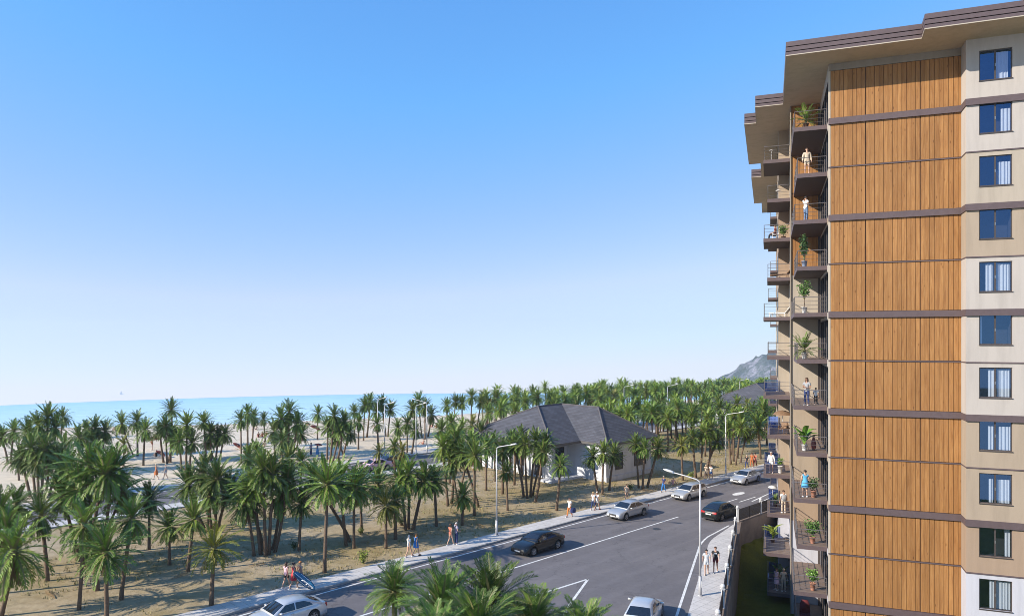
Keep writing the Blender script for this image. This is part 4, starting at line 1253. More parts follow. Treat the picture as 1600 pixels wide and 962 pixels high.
# ------------------------------------------------------------------ palms
def frond_mat(name, dark, light, edge):
    m, nt, b = new_mat(name)
    oi = nt.nodes.new('ShaderNodeObjectInfo')
    n = nodes_noise(nt, 1.7, 3, 0.6)
    c = ramp(nt, n.outputs['Fac'], [(0.32, dark), (0.55, light), (0.75, edge)])
    hv = nt.nodes.new('ShaderNodeHueSaturation')
    mr = nt.nodes.new('ShaderNodeMapRange'); mr.inputs[3].default_value = 0.70; mr.inputs[4].default_value = 1.35
    nt.links.new(oi.outputs['Random'], mr.inputs[0]); nt.links.new(mr.outputs[0], hv.inputs['Value'])
    mh = nt.nodes.new('ShaderNodeMapRange'); mh.inputs[3].default_value = 0.488; mh.inputs[4].default_value = 0.512
    wn = nt.nodes.new('ShaderNodeTexWhiteNoise'); wn.noise_dimensions = '1D'; nt.links.new(oi.outputs['Random'], wn.inputs['W'])
    nt.links.new(wn.outputs['Value'], mh.inputs[0]); nt.links.new(mh.outputs[0], hv.inputs['Hue'])
    nt.links.new(c.outputs[0], hv.inputs['Color']); nt.links.new(hv.outputs[0], b.inputs['Base Color'])
    b.inputs['Roughness'].default_value = 0.42; b.inputs['Specular IOR Level'].default_value = 0.3
    tr = nt.nodes.new('ShaderNodeBsdfTranslucent'); nt.links.new(hv.outputs[0], tr.inputs[0])
    mx = nt.nodes.new('ShaderNodeMixShader'); mx.inputs[0].default_value = 0.15
    nt.links.new(b.outputs[0], mx.inputs[1]); nt.links.new(tr.outputs[0], mx.inputs[2])
    nt.links.new(mx.outputs[0], nt.nodes['Material Output'].inputs['Surface'])
    return m
FG = frond_mat('frond_green', (0.078, 0.150, 0.020), (0.180, 0.285, 0.042), (0.330, 0.430, 0.085))
FD = frond_mat('frond_dark', (0.050, 0.105, 0.018), (0.125, 0.215, 0.036), (0.240, 0.330, 0.068))
FY = frond_mat('frond_yellow', (0.10, 0.125, 0.016), (0.19, 0.20, 0.024), (0.28, 0.26, 0.045))
STALK = mat('frond_stalk', (0.20, 0.19, 0.075), 0.6, 0.15)
DRY = mat('dry_frond', (0.26, 0.165, 0.075), 0.9, 0.25, 3)
BARK = mat('palm_bark', (0.140, 0.096, 0.064), 0.95, 0.3, 9, bmp=0.6)

def frond(mb, rng, az, el, L, droop, nleaf, wleaf, lleaf, mi_leaf=0, mi_st=1, twist=0.0):
    """One feather frond growing from the origin; az/el of its start, droop bends it down."""
    ca, sa = math.cos(az), math.sin(az)
    pts = []
    n = 7
    x = z = 0.0; e = el
    for i in range(n + 1):
        pts.append((x, z, e)); e -= droop / n * (0.4 + 1.2 * i / n)
        x += math.cos(e) * L / n; z += math.sin(e) * L / n
    def pos(q):
        f = q * n; i = min(n - 1, int(f)); f -= i
        a, b_ = pts[i], pts[i + 1]
        return Vector(((a[0] + (b_[0]-a[0])*f), 0, a[1] + (b_[1]-a[1])*f)), a[2] + (b_[2]-a[2])*f
    side = Vector((0, 1, 0))
    def wr(p): return (p.x*ca - p.y*sa, p.x*sa + p.y*ca, p.z)
    # stalk
    for i in range(0, n, 1):
        p0, p1 = Vector((pts[i][0], 0, pts[i][1])), Vector((pts[i+1][0], 0, pts[i+1][1]))
        w0 = 0.035*(1 - i/n) + 0.006; w1 = 0.035*(1 - (i+1)/n) + 0.006
        mb.face([wr(p0 - side*w0), wr(p0 + side*w0), wr(p1 + side*w1), wr(p1 - side*w1)], mi_st)
    for k in range(nleaf):
        q = 0.13 + 0.87 * (k + rng.uniform(0, 0.6)) / nleaf
        p, e_ = pos(min(q, 0.995))
        fw = Vector((math.cos(e_), 0, math.sin(e_))); up = Vector((-math.sin(e_), 0, math.cos(e_)))
        ll = lleaf * L * (math.sin(math.pi * min(1, 0.16 + 0.80*q)) ** 0.7) * rng.uniform(0.85, 1.12)
        for sg in (1, -1):
            d = (side * sg * rng.uniform(0.62, 0.80) + fw * rng.uniform(0.65, 0.95) + up * rng.uniform(0.05, 0.30)).normalized()
            tip = p + d * ll + Vector((0, 0, -0.10 * ll))
            mid = p + d * ll * 0.5
            nrm = fw * (wleaf * L * 0.5)
            mb.face([wr(p - nrm*0.5), wr(mid - nrm), wr(tip), wr(mid + nrm*0.9), wr(p + nrm*0.5)] if wleaf > 0.02 and False else [wr(p - nrm*0.6), wr(mid - nrm), wr(tip), wr(mid + nrm)], mi_leaf)

def crown_mesh(name, seed, m, nf=40, nleaf=20, L=1.0, stiff=0.0, wleaf=0.030, lleaf=0.27, lo=-0.55, dry=0.0):
    rng = random.Random(seed)
    mb = MB()
    for i in range(nf):
        q = (i + 0.5) / nf
        az = i * 2.39996 + rng.uniform(-0.25, 0.25)
        el = math.pi/2 * (1 - q**0.85 * (1 - lo)) + rng.uniform(-0.12, 0.12)
        el = max(lo * 1.1, min(1.45, el))
        LL = L * (0.80 + 0.25 * math.sin(math.pi * min(1, q + 0.15))) * rng.uniform(0.85, 1.12)
        dr = (0.75 + 0.55 * rng.random()) * (1 - stiff) * (0.6 + 0.6 * math.cos(el))
        old = q > 0.80 and rng.random() < dry
        if old: el -= 0.35; dr *= 1.3; LL *= 0.85
        frond(mb, rng, az, el, LL, dr, nleaf, wleaf, lleaf, 2 if old else 0, 2 if old else 1)
    mb.lathe([(0.05, -0.16), (0.085, -0.05), (0.07, 0.06), (0.02, 0.13)], 8, (0, 0, 0), 1)
    me = mb.mesh(name, [m, STALK, DRY])
    return me

def skirt_mesh(name, seed):
    rng = random.Random(seed); mb = MB()
    for i in range(26):
        az = i * 2.39996 + rng.uniform(-0.3, 0.3)
        frond(mb, rng, az, rng.uniform(-0.9, -0.35), rng.uniform(0.55, 0.85), rng.uniform(0.5, 1.0), 10, 0.05, 0.16, 0, 0)
    return mb.mesh(name, [DRY])

CROWNS = {
    'g': [crown_mesh('crown_green', s, FG, (58, 52, 64, 48, 60)[s], (20, 20, 20, 20, 22)[s], stiff=(.45, .25, .55, .10, .35)[s], wleaf=0.052, lleaf=(.165, .19, .15, .20, .17)[s], lo=(-.8, -.95, -.65, -1.1, -.85)[s], dry=(.25, .5, .1, .8, .35)[s]) for s in range(5)],
    'd': [crown_mesh('crown_dark', 20 + s, FD, (66, 70, 60, 62)[s], 20, stiff=(.45, .55, .3, .2)[s], wleaf=0.052, lleaf=(.165, .15, .175, .18)[s], lo=(-.8, -.7, -.95, -1.05)[s], dry=(.15, .05, .4, .6)[s]) for s in range(4)],
    'y': [crown_mesh('crown_yellow', 40 + s, FY, 38, 22, stiff=0.12 + .2*s, wleaf=0.05, lo=-0.8, lleaf=.18, dry=.3) for s in range(2)],
}
FAR = {'g': [crown_mesh('crown_far_green', 60 + s, FG, 52 + 4*s, 11, stiff=(.45, .25, .55, .35)[s], wleaf=0.09, lleaf=0.18, lo=(-.8, -1.0, -.7, -.9)[s], dry=.4*s/2) for s in range(4)],
       'd': [crown_mesh('crown_far_dark', 70 + s, FD, 56, 11, stiff=(.5, .3, .4)[s], wleaf=0.09, lleaf=0.18, lo=(-.75, -.95, -.85)[s], dry=.2*s) for s in range(3)],
       'y': [crown_mesh('crown_far_yellow', 80 + s, FY, 34, 11, stiff=0.15, wleaf=0.09, lleaf=0.19, lo=-0.8, dry=.6) for s in range(2)]}
BIG = [crown_mesh('crown_big', 90 + s, FD, 70, 42, stiff=(.30, .42, .22)[s], wleaf=0.023, lleaf=0.225, lo=-0.45) for s in range(3)]
SKIRTS = [skirt_mesh('dead_frond_skirt', 5 + s) for s in range(2)]

def trunk_mesh(H, dx, dy, r0, seed, rings=9):
    rng = random.Random(seed); mb = MB()
    pts, rad = [], []
    bend = rng.uniform(0.6, 1.5)
    for i in range(rings + 1):
        q = i / rings
        k = q ** bend
        pts.append((dx*k, dy*k, H*q - (0.25 if i == 0 else 0)))
        rad.append(r0 * (1.18 - 0.34*q + 0.07*(i % 2)) if i else r0*1.4)
    rad[-1] *= 1.25
    mb.tube(pts, rad, 8)
    me = mb.mesh('trunk', [BARK], True)
    return me

PR = random.Random(11)
N_PALM = [0]
def palm(base, H, Rr, style, label, group, dx=0.0, dy=0.0, skirt=False, far=False, big=False, r0=None):
    """One palm standing at base with its crown centre at height H and frond length Rr."""
    N_PALM[0] += 1
    o = empty('palm_tree', base, 0, label, 'palm tree', group)
    if r0 is None: r0 = PR.uniform(0.095, 0.13)
    put('trunk', trunk_mesh(H, dx, dy, r0, N_PALM[0], 4 if far else 9), o)
    src = BIG if big else (FAR if far else CROWNS)[style]
    me = src[PR.randrange(len(src))]
    s = Rr
    put('crown', me, o, (dx, dy, H + 0.02), (PR.uniform(-0.10, 0.10), PR.uniform(-0.10, 0.10), PR.uniform(0, 6.28)), (s, s, s * PR.uniform(0.92, 1.08)))
    if skirt:
        put('dead_fronds', SKIRTS[PR.randrange(2)], o, (dx, dy, H - 0.12), (0, 0, PR.uniform(0, 6.28)), (s*0.62, s*0.62, s*0.95))
    return o

ORD = {1: ['only'], 2: ['left', 'right'], 3: ['leftmost', 'middle', 'rightmost']}
NUM = ['leftmost', 'second-from-left', 'third-from-left', 'fourth-from-left', 'fifth-from-left', 'sixth-from-left', 'seventh-from-left', 'eighth-from-left']
def ordinal(i, n):
    if n == 2: return ('left', 'right')[i]
    if n == 3: return ('leftmost', 'middle', 'rightmost')[i]
    return 'rightmost' if i == n - 1 else NUM[i]
STY = {'g': 'green', 'd': 'dark green', 'y': 'yellow-green'}

def clump(where, members, Rr, group=None, hint=''):
    """members: (base px, base py, crown px, crown py, style[, flags]); flags: s = brown skirt. where: phrase that finds the clump."""
    ms = sorted(members, key=lambda m: m[2])
    n = len(ms)
    for i, m in enumerate(ms):
        bx, by, cx, cy_, st = m[:5]
        fl = m[5] if len(m) > 5 else ''
        rr = (1.2 if group == 'palms on the pale beach' else 1.09) * Rr * (m[6] if len(m) > 6 else 1.0)
        p = at(bx, by)
        z = land_z(p.x, p.y)
        if z < -0.02:
            p = at(bx, by, z); z = land_z(p.x, p.y)
        base = Vector((p.x, p.y, z))
        Yd = p.y
        H = EYE - (cy_ - YH) * Yd / F - z
        H = max(1.2, H)
        dx = (cx - bx) / F * Yd
        sk = 's' in fl
        if n == 1: lab = f"{STY[st]} palm {where}"
        else: lab = f"{ordinal(i, n)} {STY[st]} palm of {where}"
        palm(base, H, rr, st, lab, group or 'palms of the grove', dx, PR.uniform(-0.25, 0.25), sk, False)

# crown at pixel (cx, cy) for a hidden foot: assume the trunk height
def hid(cx, cy_, H=4.6):
    Yd = F * (EYE - H) / (cy_ - YH)
    return (cx, YH + F * EYE / Yd)
def hm(cx, cy_, st='g', fl='', H=4.6, k=1.0):
    bx, by = hid(cx, cy_, H)
    return (bx + PR.uniform(-4, 4), by, cx, cy_, st, fl, k)

G1 = 'palms in the sandy lot by the street'
clump('cut by the left edge with feathery drooping crown', [(0, 962, 22, 862, 'g', '', 1.15)], 2.2, G1)
clump('slender and dark-trunked, standing alone near the left edge', [(74, 907, 64, 806, 'g')], 1.7, G1)
clump('tall, in front of the dense thicket at lower left', [(123, 952, 130, 822, 'g')], 2.1, G1)
clump('short-crowned, its foot at the bottom edge, nearest at lower left', [(167, 972, 169, 862, 'g', 's')], 2.0, G1)
clump('leaning right beside the nearest lower-left palm', [(189, 936, 204, 812, 'd')], 1.9, G1)
clump('short, hidden behind the nearest lower-left palms', [(152, 922, 142, 850, 'd')], 1.6, G1)
clump('bright and solitary with drooping crown at the pavement edge', [(330, 945, 336, 856, 'y', '', 1.0)], 1.95, G1)
clump('compact, just behind the bright solitary palm at the pavement', [(265, 882, 263, 824, 'd')], 1.6, G1)
clump('fresh-crowned, right next to the compact palm', [(293, 892, 302, 812, 'g')], 1.7, G1)
clump('slim, standing on open soil right of the thicket', [(233, 858, 231, 783, 'd')], 1.6, G1)
clump('the dense thicket at lower left', [(133, 884, 122, 765, 'd'), (138, 887, 165, 742, 'g'), (146, 880, 140, 728, 'd'), (150, 872, 190, 770, 'g'), (125, 876, 100, 775, 'd'), (158, 880, 178, 738, 'd'), (140, 868, 112, 740, 'd')], 2.15, G1)
clump('the dark clump left of centre behind the bright solitary palm', [(320, 824, 296, 758, 'd'), (335, 832, 340, 748, 'd'), (330, 826, 318, 740, 'd'), (341, 828, 358, 768, 'd'), (324, 830, 330, 775, 'd', 's')], 2.0, G1)
clump('the low trio cut by the left edge', [hm(2, 800, 'g'), hm(22, 790, 'g'), hm(8, 830, 'g', '', 4.0)], 1.9, G1)
clump('standing apart right of the dark clump', [(397, 868, 384, 788, 'd')], 1.9, G1)
clump('the six-trunk group in the middle of the lot', [(408, 866, 398, 762, 'g'), (415, 868, 410, 735, 'g'), (420, 866, 428, 742, 'd'), (428, 862, 448, 752, 'd', 's'), (412, 860, 385, 770, 'd'), (424, 858, 440, 775, 'd')], 1.9, G1)
clump('small and dark, alone right of the six-trunk group', [(467, 860, 470, 788, 'd')], 1.5, G1)
clump('tallest pale-trunked one by the pavement, long slim stem', [(507, 894, 512, 757, 'g', 's')], 2.2, G1)
clump('the spreading group right of the tall pale-trunked palm', [(541, 852, 532, 752, 'g'), (553, 856, 552, 765, 'g'), (565, 832, 562, 758, 'd'), (548, 846, 490, 748, 'g')], 2.0, G1)
clump('the low pair above the yellow bush', [(603, 856, 604, 790, 'y'), (618, 842, 618, 782, 'g')], 1.65, G1)
clump('the four-trunk group left of the pavement walkers', [(634, 828, 625, 752, 'g'), (638, 826, 640, 740, 'g'), (645, 827, 662, 752, 'd'), (630, 820, 590, 757, 'g')], 1.9, G1)
clump('dark-stemmed, standing behind the couple in blue and white', [(682, 822, 679, 752, 'd', 's')], 1.7, G1)
clump('short and full, close to the strolling couple by the pavement', [(722, 820, 724, 776, 'g')], 1.55, G1)
clump('the crowded clump left of the lamp', [(700, 790, 692, 700, 'g'), (705, 786, 712, 688, 'g'), (713, 782, 735, 695, 'g'), (741, 805, 742, 712, 'g', 's'), (748, 792, 722, 708, 'd', 's'), (716, 792, 705, 722, 'd')], 1.75, G1)
clump('slight, with hanging brown fronds just right of the lamp', [(793, 797, 791, 738, 'g', 's')], 1.35, G1)
clump('the fanned clump in front of the house porch', [(818, 776, 803, 698, 'd'), (824, 778, 820, 694, 'g', 's'), (829, 776, 838, 690, 'd'), (835, 784, 848, 706, 'd', 's'), (832, 774, 852, 693, 'd')], 1.55, G1)
clump('single slim one in front of the white porch column', [(869, 797, 876, 728, 'g')], 1.4, G1)
clump('the three-stem clump before the shaded house wall', [(934, 770, 926, 713, 'd'), (941, 772, 943, 708, 'g'), (952, 766, 960, 712, 'd')], 1.55, G1)
clump('the brown-skirted clump at the right end of the house', [(998, 762, 994, 694, 'g', 's'), (1004, 764, 1007, 700, 'd', 's'), (1011, 761, 1028, 700, 'g', 's')], 1.5, G1)
clump('with golden lower fronds behind the silver estate car', [(1067, 750, 1064, 696, 'y', 's')], 1.5, G1)
clump('the broad clump behind the estate car', [(1088, 746, 1082, 684, 'd'), (1095, 744, 1098, 676, 'g'), (1102, 742, 1120, 690, 'd'), (1108, 742, 1110, 670, 'd')], 1.6, G1)
clump('the clump beside the far pavement lamp', [(1142, 725, 1138, 672, 'g', 's'), (1149, 726, 1156, 668, 'g'), (1157, 722, 1168, 680, 'd', 's'), (1146, 720, 1146, 652, 'g')], 1.5, G1)

G2 = 'palms lining the coast road'
clump('yellowish one standing in front of the pink car', [(594, 744, 592, 706, 'y')], 1.25, G2)
clump('the low pair right of the pink car', [hm(616, 698, 'g', '', 3.6), hm(628, 706, 'y', '', 3.4)], 1.4, G2)
clump('shaggy with brown skirt above the six-trunk group', [(462, 782, 452, 716, 'g', 's')], 1.6, G2)
clump('the leafy mass between coast road and house', [hm(690, 672, 'g'), hm(705, 660, 'g'), hm(722, 668, 'g'), hm(738, 664, 'y'), hm(752, 676, 'd'), hm(715, 680, 'g', 's'), hm(700, 692, 'd', 's')], 1.75, G2)
clump('the dark row beside the house eave', [hm(760, 700, 'd'), hm(772, 690, 'd'), hm(786, 704, 'd'), hm(798, 688, 'd'), hm(806, 694, 'd'), hm(813, 684, 'd')], 1.6, G2)
clump('the middle thicket edge near the coast road', [hm(388, 716, 'g'), hm(402, 705, 'g'), hm(440, 690, 'd'), hm(470, 722, 'g', '', 4.0)], 1.6, G2)

G3 = 'palms on the pale beach'
clump('the six-stem fan on the sand at left', [(48, 776, 34, 716, 'd'), (56, 777, 48, 700, 'd'), (60, 778, 58, 722, 'd'), (64, 777, 70, 704, 'd'), (70, 775, 76, 716, 'd'), (77, 774, 92, 718, 'd')], 1.65, G3)
clump('short single one left of the six-stem fan', [(30, 750, 26, 716, 'd', 's')], 1.3, G3)
clump('the pair leaning at the far left of the beach', [(12, 724, 2, 684, 'd'), (17, 724, 20, 674, 'g')], 1.6, G3)
clump('the tall dense stand rising against the sea at left', [(60, 742, 45, 676, 'd'), (64, 744, 58, 664, 'd'), (72, 742, 76, 652, 'g'), (80, 742, 86, 668, 'd'), (91, 746, 100, 700, 'g', 's'), (68, 740, 66, 690, 'd')], 1.75, G3)
clump('standing clear against the sea beside the tall stand', [(95, 686, 98, 652, 'd')], 1.75, G3)
clump('the rounded clump on the sand left of the red parasol', [(123, 722, 122, 684, 'd', 's'), (135, 716, 136, 672, 'd'), (143, 714, 150, 668, 'd'), (160, 713, 163, 674, 'd'), (150, 716, 145, 690, 'd')], 1.75, G3)
clump('the loose trio near the red parasols', [(210, 713, 190, 662, 'g'), (215, 712, 214, 658, 'd'), (224, 727, 228, 672, 'g')], 1.7, G3)
clump('low and golden by the loose trio', [(193, 728, 195, 694, 'y')], 1.45, G3)
clump('the four-stem clump right of the red parasols', [(256, 722, 249, 674, 'd'), (261, 724, 259, 666, 'd'), (266, 722, 268, 676, 'd'), (263, 722, 275, 684, 'g')], 1.55, G3)
clump('thin and tallest, rising against the sea above the four-stem clump', [(270, 700, 267, 640, 'd')], 1.7, G3)
clump('the stout trio behind the beach walkers', [(284, 741, 279, 690, 'g', 's'), (290, 738, 292, 664, 'g'), (296, 738, 300, 692, 'd', 's')], 1.65, G3)
clump('the leaning five left of the open beach', [(322, 720, 318, 660, 'g'), (330, 719, 330, 676, 'd'), (337, 718, 341, 682, 'd'), (343, 718, 352, 678, 'd'), (333, 716, 325, 690, 'd')], 1.6, G3)
clump('the airy trio standing before the sea', [(377, 724, 376, 656, 'g'), (387, 706, 386, 646, 'd'), (394, 700, 396, 652, 'd')], 1.5, G3)
clump('small, left of the large round clump by the sea', [(415, 690, 412, 655, 'd')], 1.2, G3)
clump('the large round clump against the sea', [(430, 716, 428, 674, 'd'), (438, 714, 440, 654, 'd'), (450, 712, 452, 644, 'g'), (458, 712, 465, 662, 'd'), (463, 704, 470, 678, 'd', 's'), (446, 710, 448, 680, 'd')], 1.85, G3)
clump('tall and alone between the two big clumps', [(496, 686, 497, 646, 'd')], 1.5, G3)
clump('the splayed clump by the couple with the red umbrella', [(511, 721, 512, 668, 'd'), (515, 722, 522, 650, 'd'), (520, 721, 532, 672, 'd'), (526, 720, 538, 658, 'd'), (536, 716, 546, 676, 'd'), (538, 714, 525, 684, 'd')], 1.65, G3)
clump('the straight pair nearest the coast road on the sand', [(560, 702, 560, 660, 'g', 's'), (554, 690, 553, 644, 'd')], 1.45, G3)
clump('the high stand before the sea at mid left', [(568, 688, 570, 634, 'd'), (573, 683, 578, 628, 'd'), (603, 681, 596, 632, 'd'), (606, 682, 610, 640, 'g'), (590, 684, 588, 644, 'd')], 1.7, G3)
clump('brown-skirted, under the high stand', [(591, 700, 590, 662, 'g', 's')], 1.45, G3)
clump('the rounded stand behind the twin coast lamps', [(655, 684, 645, 640, 'd'), (660, 684, 654, 628, 'g'), (664, 686, 664, 636, 'd'), (668, 682, 674, 648, 'd')], 1.7, G3)
clump('the low clump left of the twin coast lamps', [(628, 706, 622, 668, 'd'), (636, 708, 636, 662, 'd'), (642, 710, 648, 672, 'd', 's')], 1.5, G3)
clump('the pair at the sea edge right of the twin lamps', [(699, 672, 698, 634, 'd', 's'), (706, 676, 712, 628, 'd')], 1.6, G3)
clump('the sea-edge row left of the house roof', [(722, 676, 722, 630, 'd'), (735, 678, 737, 620, 'd'), (745, 674, 752, 628, 'g'), (758, 674, 764, 632, 'd', 's'), (772, 672, 776, 622, 'd')], 1.65, G3)

# foreground palms at the bottom of the picture, in the planting bed
G4 = 'foreground palms in the planting bed'
FGP = [(617, 918, 3.6, 1.85, 'slender foreground palm with thin stem, leftmost at the bottom edge'),
       (690, 950, 4.0, 2.5, 'big dark foreground palm right of the slender one'),
       (766, 942, 4.2, 2.6, 'tallest foreground palm fanning up before the road'),
       (745, 985, 4.4, 2.2, 'low foreground palm at the very bottom, between the two biggest'),
       (835, 975, 3.8, 2.4, 'wide foreground palm with fronds arching over the white road triangle'),
       (915, 992, 3.6, 1.9, 'rightmost foreground palm, only its top fronds in view'),
       (680, 1000, 4.2, 2.1, 'half-cut foreground palm at the bottom edge below the big dark one')]
for (cx, cy_, H, rr, lab) in FGP:
    Yd = F * (EYE - H) / (cy_ + 7 - YH)
    palm(Vector(((cx - 800)/F*Yd, Yd, 0.14)), H - 0.14, rr * 0.95, 'g', lab, G4, PR.uniform(-.1, .1), 0, False, False, True, 0.13)

# the far grove: behind the house, along the coast road and out to the headland
G5 = 'palms of the far grove'
def too_close(p, L, d):
    return any((p - q).length < d for q in L)
def far_zone(poly, count, label, Hr=(4.2, 6.2), rr=(1.5, 1.95), mind=2.6, group=G5, skirt=0.25, test=None):
    xs = [p[0] for p in poly]; ys = [p[1] for p in poly]
    done = []; tries = 0
    while len(done) < count and tries < 6000:
        tries += 1
        a, n = PR.uniform(min(xs), max(xs)), PR.uniform(min(ys), max(ys))
        c = False
        for i in range(len(poly)):
            (x0, y0), (x1, y1) = poly[i], poly[i-1]
            if (y0 > n) != (y1 > n) and a < (x1-x0)*(n-y0)/(y1-y0) + x0: c = not c
        if not c: continue
        p = rd(a, n)
        px = 800 + F * p.x / p.y
        if px > 1245 or px < -30: continue
        if 37.3 < n < 46.2: continue
        ha, hn = (p - h1.location).dot(ROAD_D), (p - h1.location).dot(ROAD_N)
        if -1.5 < ha < 17.5 and -5.5 < hn < 16.5: continue
        ha, hn = (p - h2.location).dot(ROAD_D), (p - h2.location).dot(ROAD_N)
        if -1.5 < ha < 17.5 and -5.5 < hn < 16.5: continue
        if shore_d(p.x, p.y) < 30: continue
        if test and not test(px, p, n): continue
        if too_close(p, done, mind): continue
        done.append(p)
        st = PR.choices(['g', 'd', 'y'], [0.55, 0.35, 0.10])[0]
        Hh = PR.uniform(*Hr)
        palm(Vector((p.x, p.y, land_z(p.x, p.y))), Hh, PR.uniform(*rr), st, label, group, PR.uniform(-.5, .5), PR.uniform(-.4, .4), PR.random() < skirt, True)
    return len(done)
def right_of(x): return lambda px, p, n: px > x
nA = far_zone([(54, 9.5), (118, 9.5), (118, 36), (54, 36)], 58, 'palm of the grove between the street and the coast road, right of the house', (3.9, 5.4), (1.75, 2.2), 2.3, 'palms right of the house', 0.35, right_of(985))
nB = far_zone([(20, 47), (112, 47), (112, 66), (20, 66)], 48, 'palm in the dense line behind the house roof and the coast road', (3.9, 5.8), (1.85, 2.3), 2.3, 'palms behind the house', 0.3, right_of(745))
print('palms', N_PALM[0], nA, nB)

# past the three hundred nearest, the rest of the grove along the horizon is one mass
def grove_mass():
    mb = MB(); placed = []
    srcs = [FAR['g'][0], FAR['d'][0], FAR['g'][1], FAR['d'][1]]
    geo = [([v.co.copy() for v in m.vertices], [tuple(p.vertices) for p in m.polygons], [p.material_index for p in m.polygons], 0 if 'green' in m.name else 1) for m in srcs]
    zones = [((92, 250), (66, 112), 95, 860, 1240), ((30, 112), (52, 84), 34, 770, 1240), ((112, 240), (10, 66), 70, 985, 1240), ((20, 75), (24, 36), 16, 880, 1100)]
    V, Fc, MI = [], [], []
    for (a0, a1), (n0, n1), cnt, x0, x1 in zones:
        got = 0
        for _ in range(4000):
            if got >= cnt: break
            a, n = PR.uniform(a0, a1), PR.uniform(n0, n1)
            p = rd(a, n); px = 800 + F*p.x/p.y
            if not (x0 < px < x1) or 37.3 < n < 46.2 or shore_d(p.x, p.y) < 26: continue
            bad = False
            for hh in (h1, h2):
                ha, hn = (p - hh.location).dot(ROAD_D), (p - hh.location).dot(ROAD_N)
                if -2.0 < ha < 18 and -6 < hn < 17: bad = True
            if bad or too_close(p, placed, 2.2): continue
            placed.append(p); got += 1
            z = land_z(p.x, p.y); H = PR.uniform(3.8, 6.0); s = PR.uniform(1.85, 2.35); rz = PR.uniform(0, 6.28); ca, sa = math.cos(rz)*s, math.sin(rz)*s
            gv, gf, gm, mk = geo[PR.randrange(4)]
            o0 = len(V); lx, ly = PR.uniform(-.5, .5), PR.uniform(-.5, .5)
            V += [(p.x + lx + v.x*ca - v.y*sa, p.y + ly + v.x*sa + v.y*ca, z + H + v.z*s) for v in gv]
            Fc += [tuple(i + o0 for i in f) for f in gf]; MI += [(mk, 2, 4)[m] for m in gm]
            t = MB(); t.tube([(p.x, p.y, z - .2), (p.x + lx*.4, p.y + ly*.4, z + H*.5), (p.x + lx, p.y + ly, z + H)], [.2, .13, .14], 6)
            o0 = len(V); V += t.v; Fc += [tuple(i + o0 for i in f) for f in t.f]; MI += [3]*len(t.f)
    me = bpy.data.meshes.new('palm_grove'); me.from_pydata(V, [], Fc)
    for m in (FG, FD, STALK, BARK, DRY): me.materials.append(m)
    me.polygons.foreach_set('material_index', MI); me.update()
    tag(put('palm_grove', me), 'far mass of palms filling the ground out to the headland', None, None, 'stuff')
grove_mass()

# ------------------------------------------------------------------ low bushes
def bush_mesh(name, seed, m, n=260, rx=0.5, rz=0.55, leaf=0.12):
    rng = random.Random(seed); mb = MB()
    stems = [(rng.uniform(-.6, .6)*rx, rng.uniform(-.6, .6)*rx, rng.uniform(0.55, 1.0)*rz*1.7) for _ in range(9)]
    for sx, sy, sz in stems: mb.tube([(sx*0.15, sy*0.15, 0), (sx*0.6, sy*0.6, sz*0.6), (sx, sy, sz)], [0.018, 0.012, 0.006], 5, 1)
    for _ in range(n):
        sx, sy, sz = rng.choice(stems); q = rng.uniform(0.35, 1.05)
        c = Vector((sx*q, sy*q, sz*q)) + Vector((rng.gauss(0, 1), rng.gauss(0, 1), rng.gauss(0, 0.7))) * 0.12*rx/0.5
        d = Vector((rng.uniform(-1, 1), rng.uniform(-1, 1), rng.uniform(-0.3, 0.9))).normalized(); s = d.cross(Vector((rng.uniform(-1, 1), rng.uniform(-1, 1), rng.uniform(-1, 1)))).normalized()
        l = leaf * rng.uniform(0.7, 1.3)
        mb.face([c - d*l*0.5, c + s*l*0.28, c + d*l*0.6, c - s*l*0.28])
    return mb.mesh(name, [m, STALK])
LEAFY = mat('leaf_yellow_green', (0.20, 0.25, 0.035), 0.5, 0.3, 6)
LEAFG = mat('leaf_green', (0.085, 0.170, 0.035), 0.5, 0.35, 6)
LEAFB = mat('leaf_bright', (0.14, 0.28, 0.04), 0.45, 0.3, 6)
LEAFD = mat('leaf_deep', (0.050, 0.105, 0.030), 0.5, 0.35, 6)
for (px, py, s, m, lab) in ((568, 880, 0.95, LEAFY, 'bright yellow-green bush on the soil edge beside the pavement'), (563, 834, 0.5, LEAFY, 'tiny yellow-green tuft under the palms above the bright bush'), (627, 820, 0.7, LEAFD, 'dark low shrub at the foot of the four-trunk palm group'), (460, 858, 0.6, LEAFD, 'small dark shrub at the foot of the small lone palm'), (985, 766, 0.8, LEAFD, 'dark rounded shrub beside the person in beige on the pavement'), (1080, 748, 0.8, LEAFY, 'pale grassy shrub under the palms behind the estate car'), (1012, 745, 0.0, LEAFD, '')):
    if not s: continue
    p = at(px, py); o = put('bush', bush_mesh('bush', int(px), m, 300), None, (p.x, p.y, 0), (0, 0, px), (s*1.3, s*1.3, s*1.2)); tag(o, lab, 'bush')

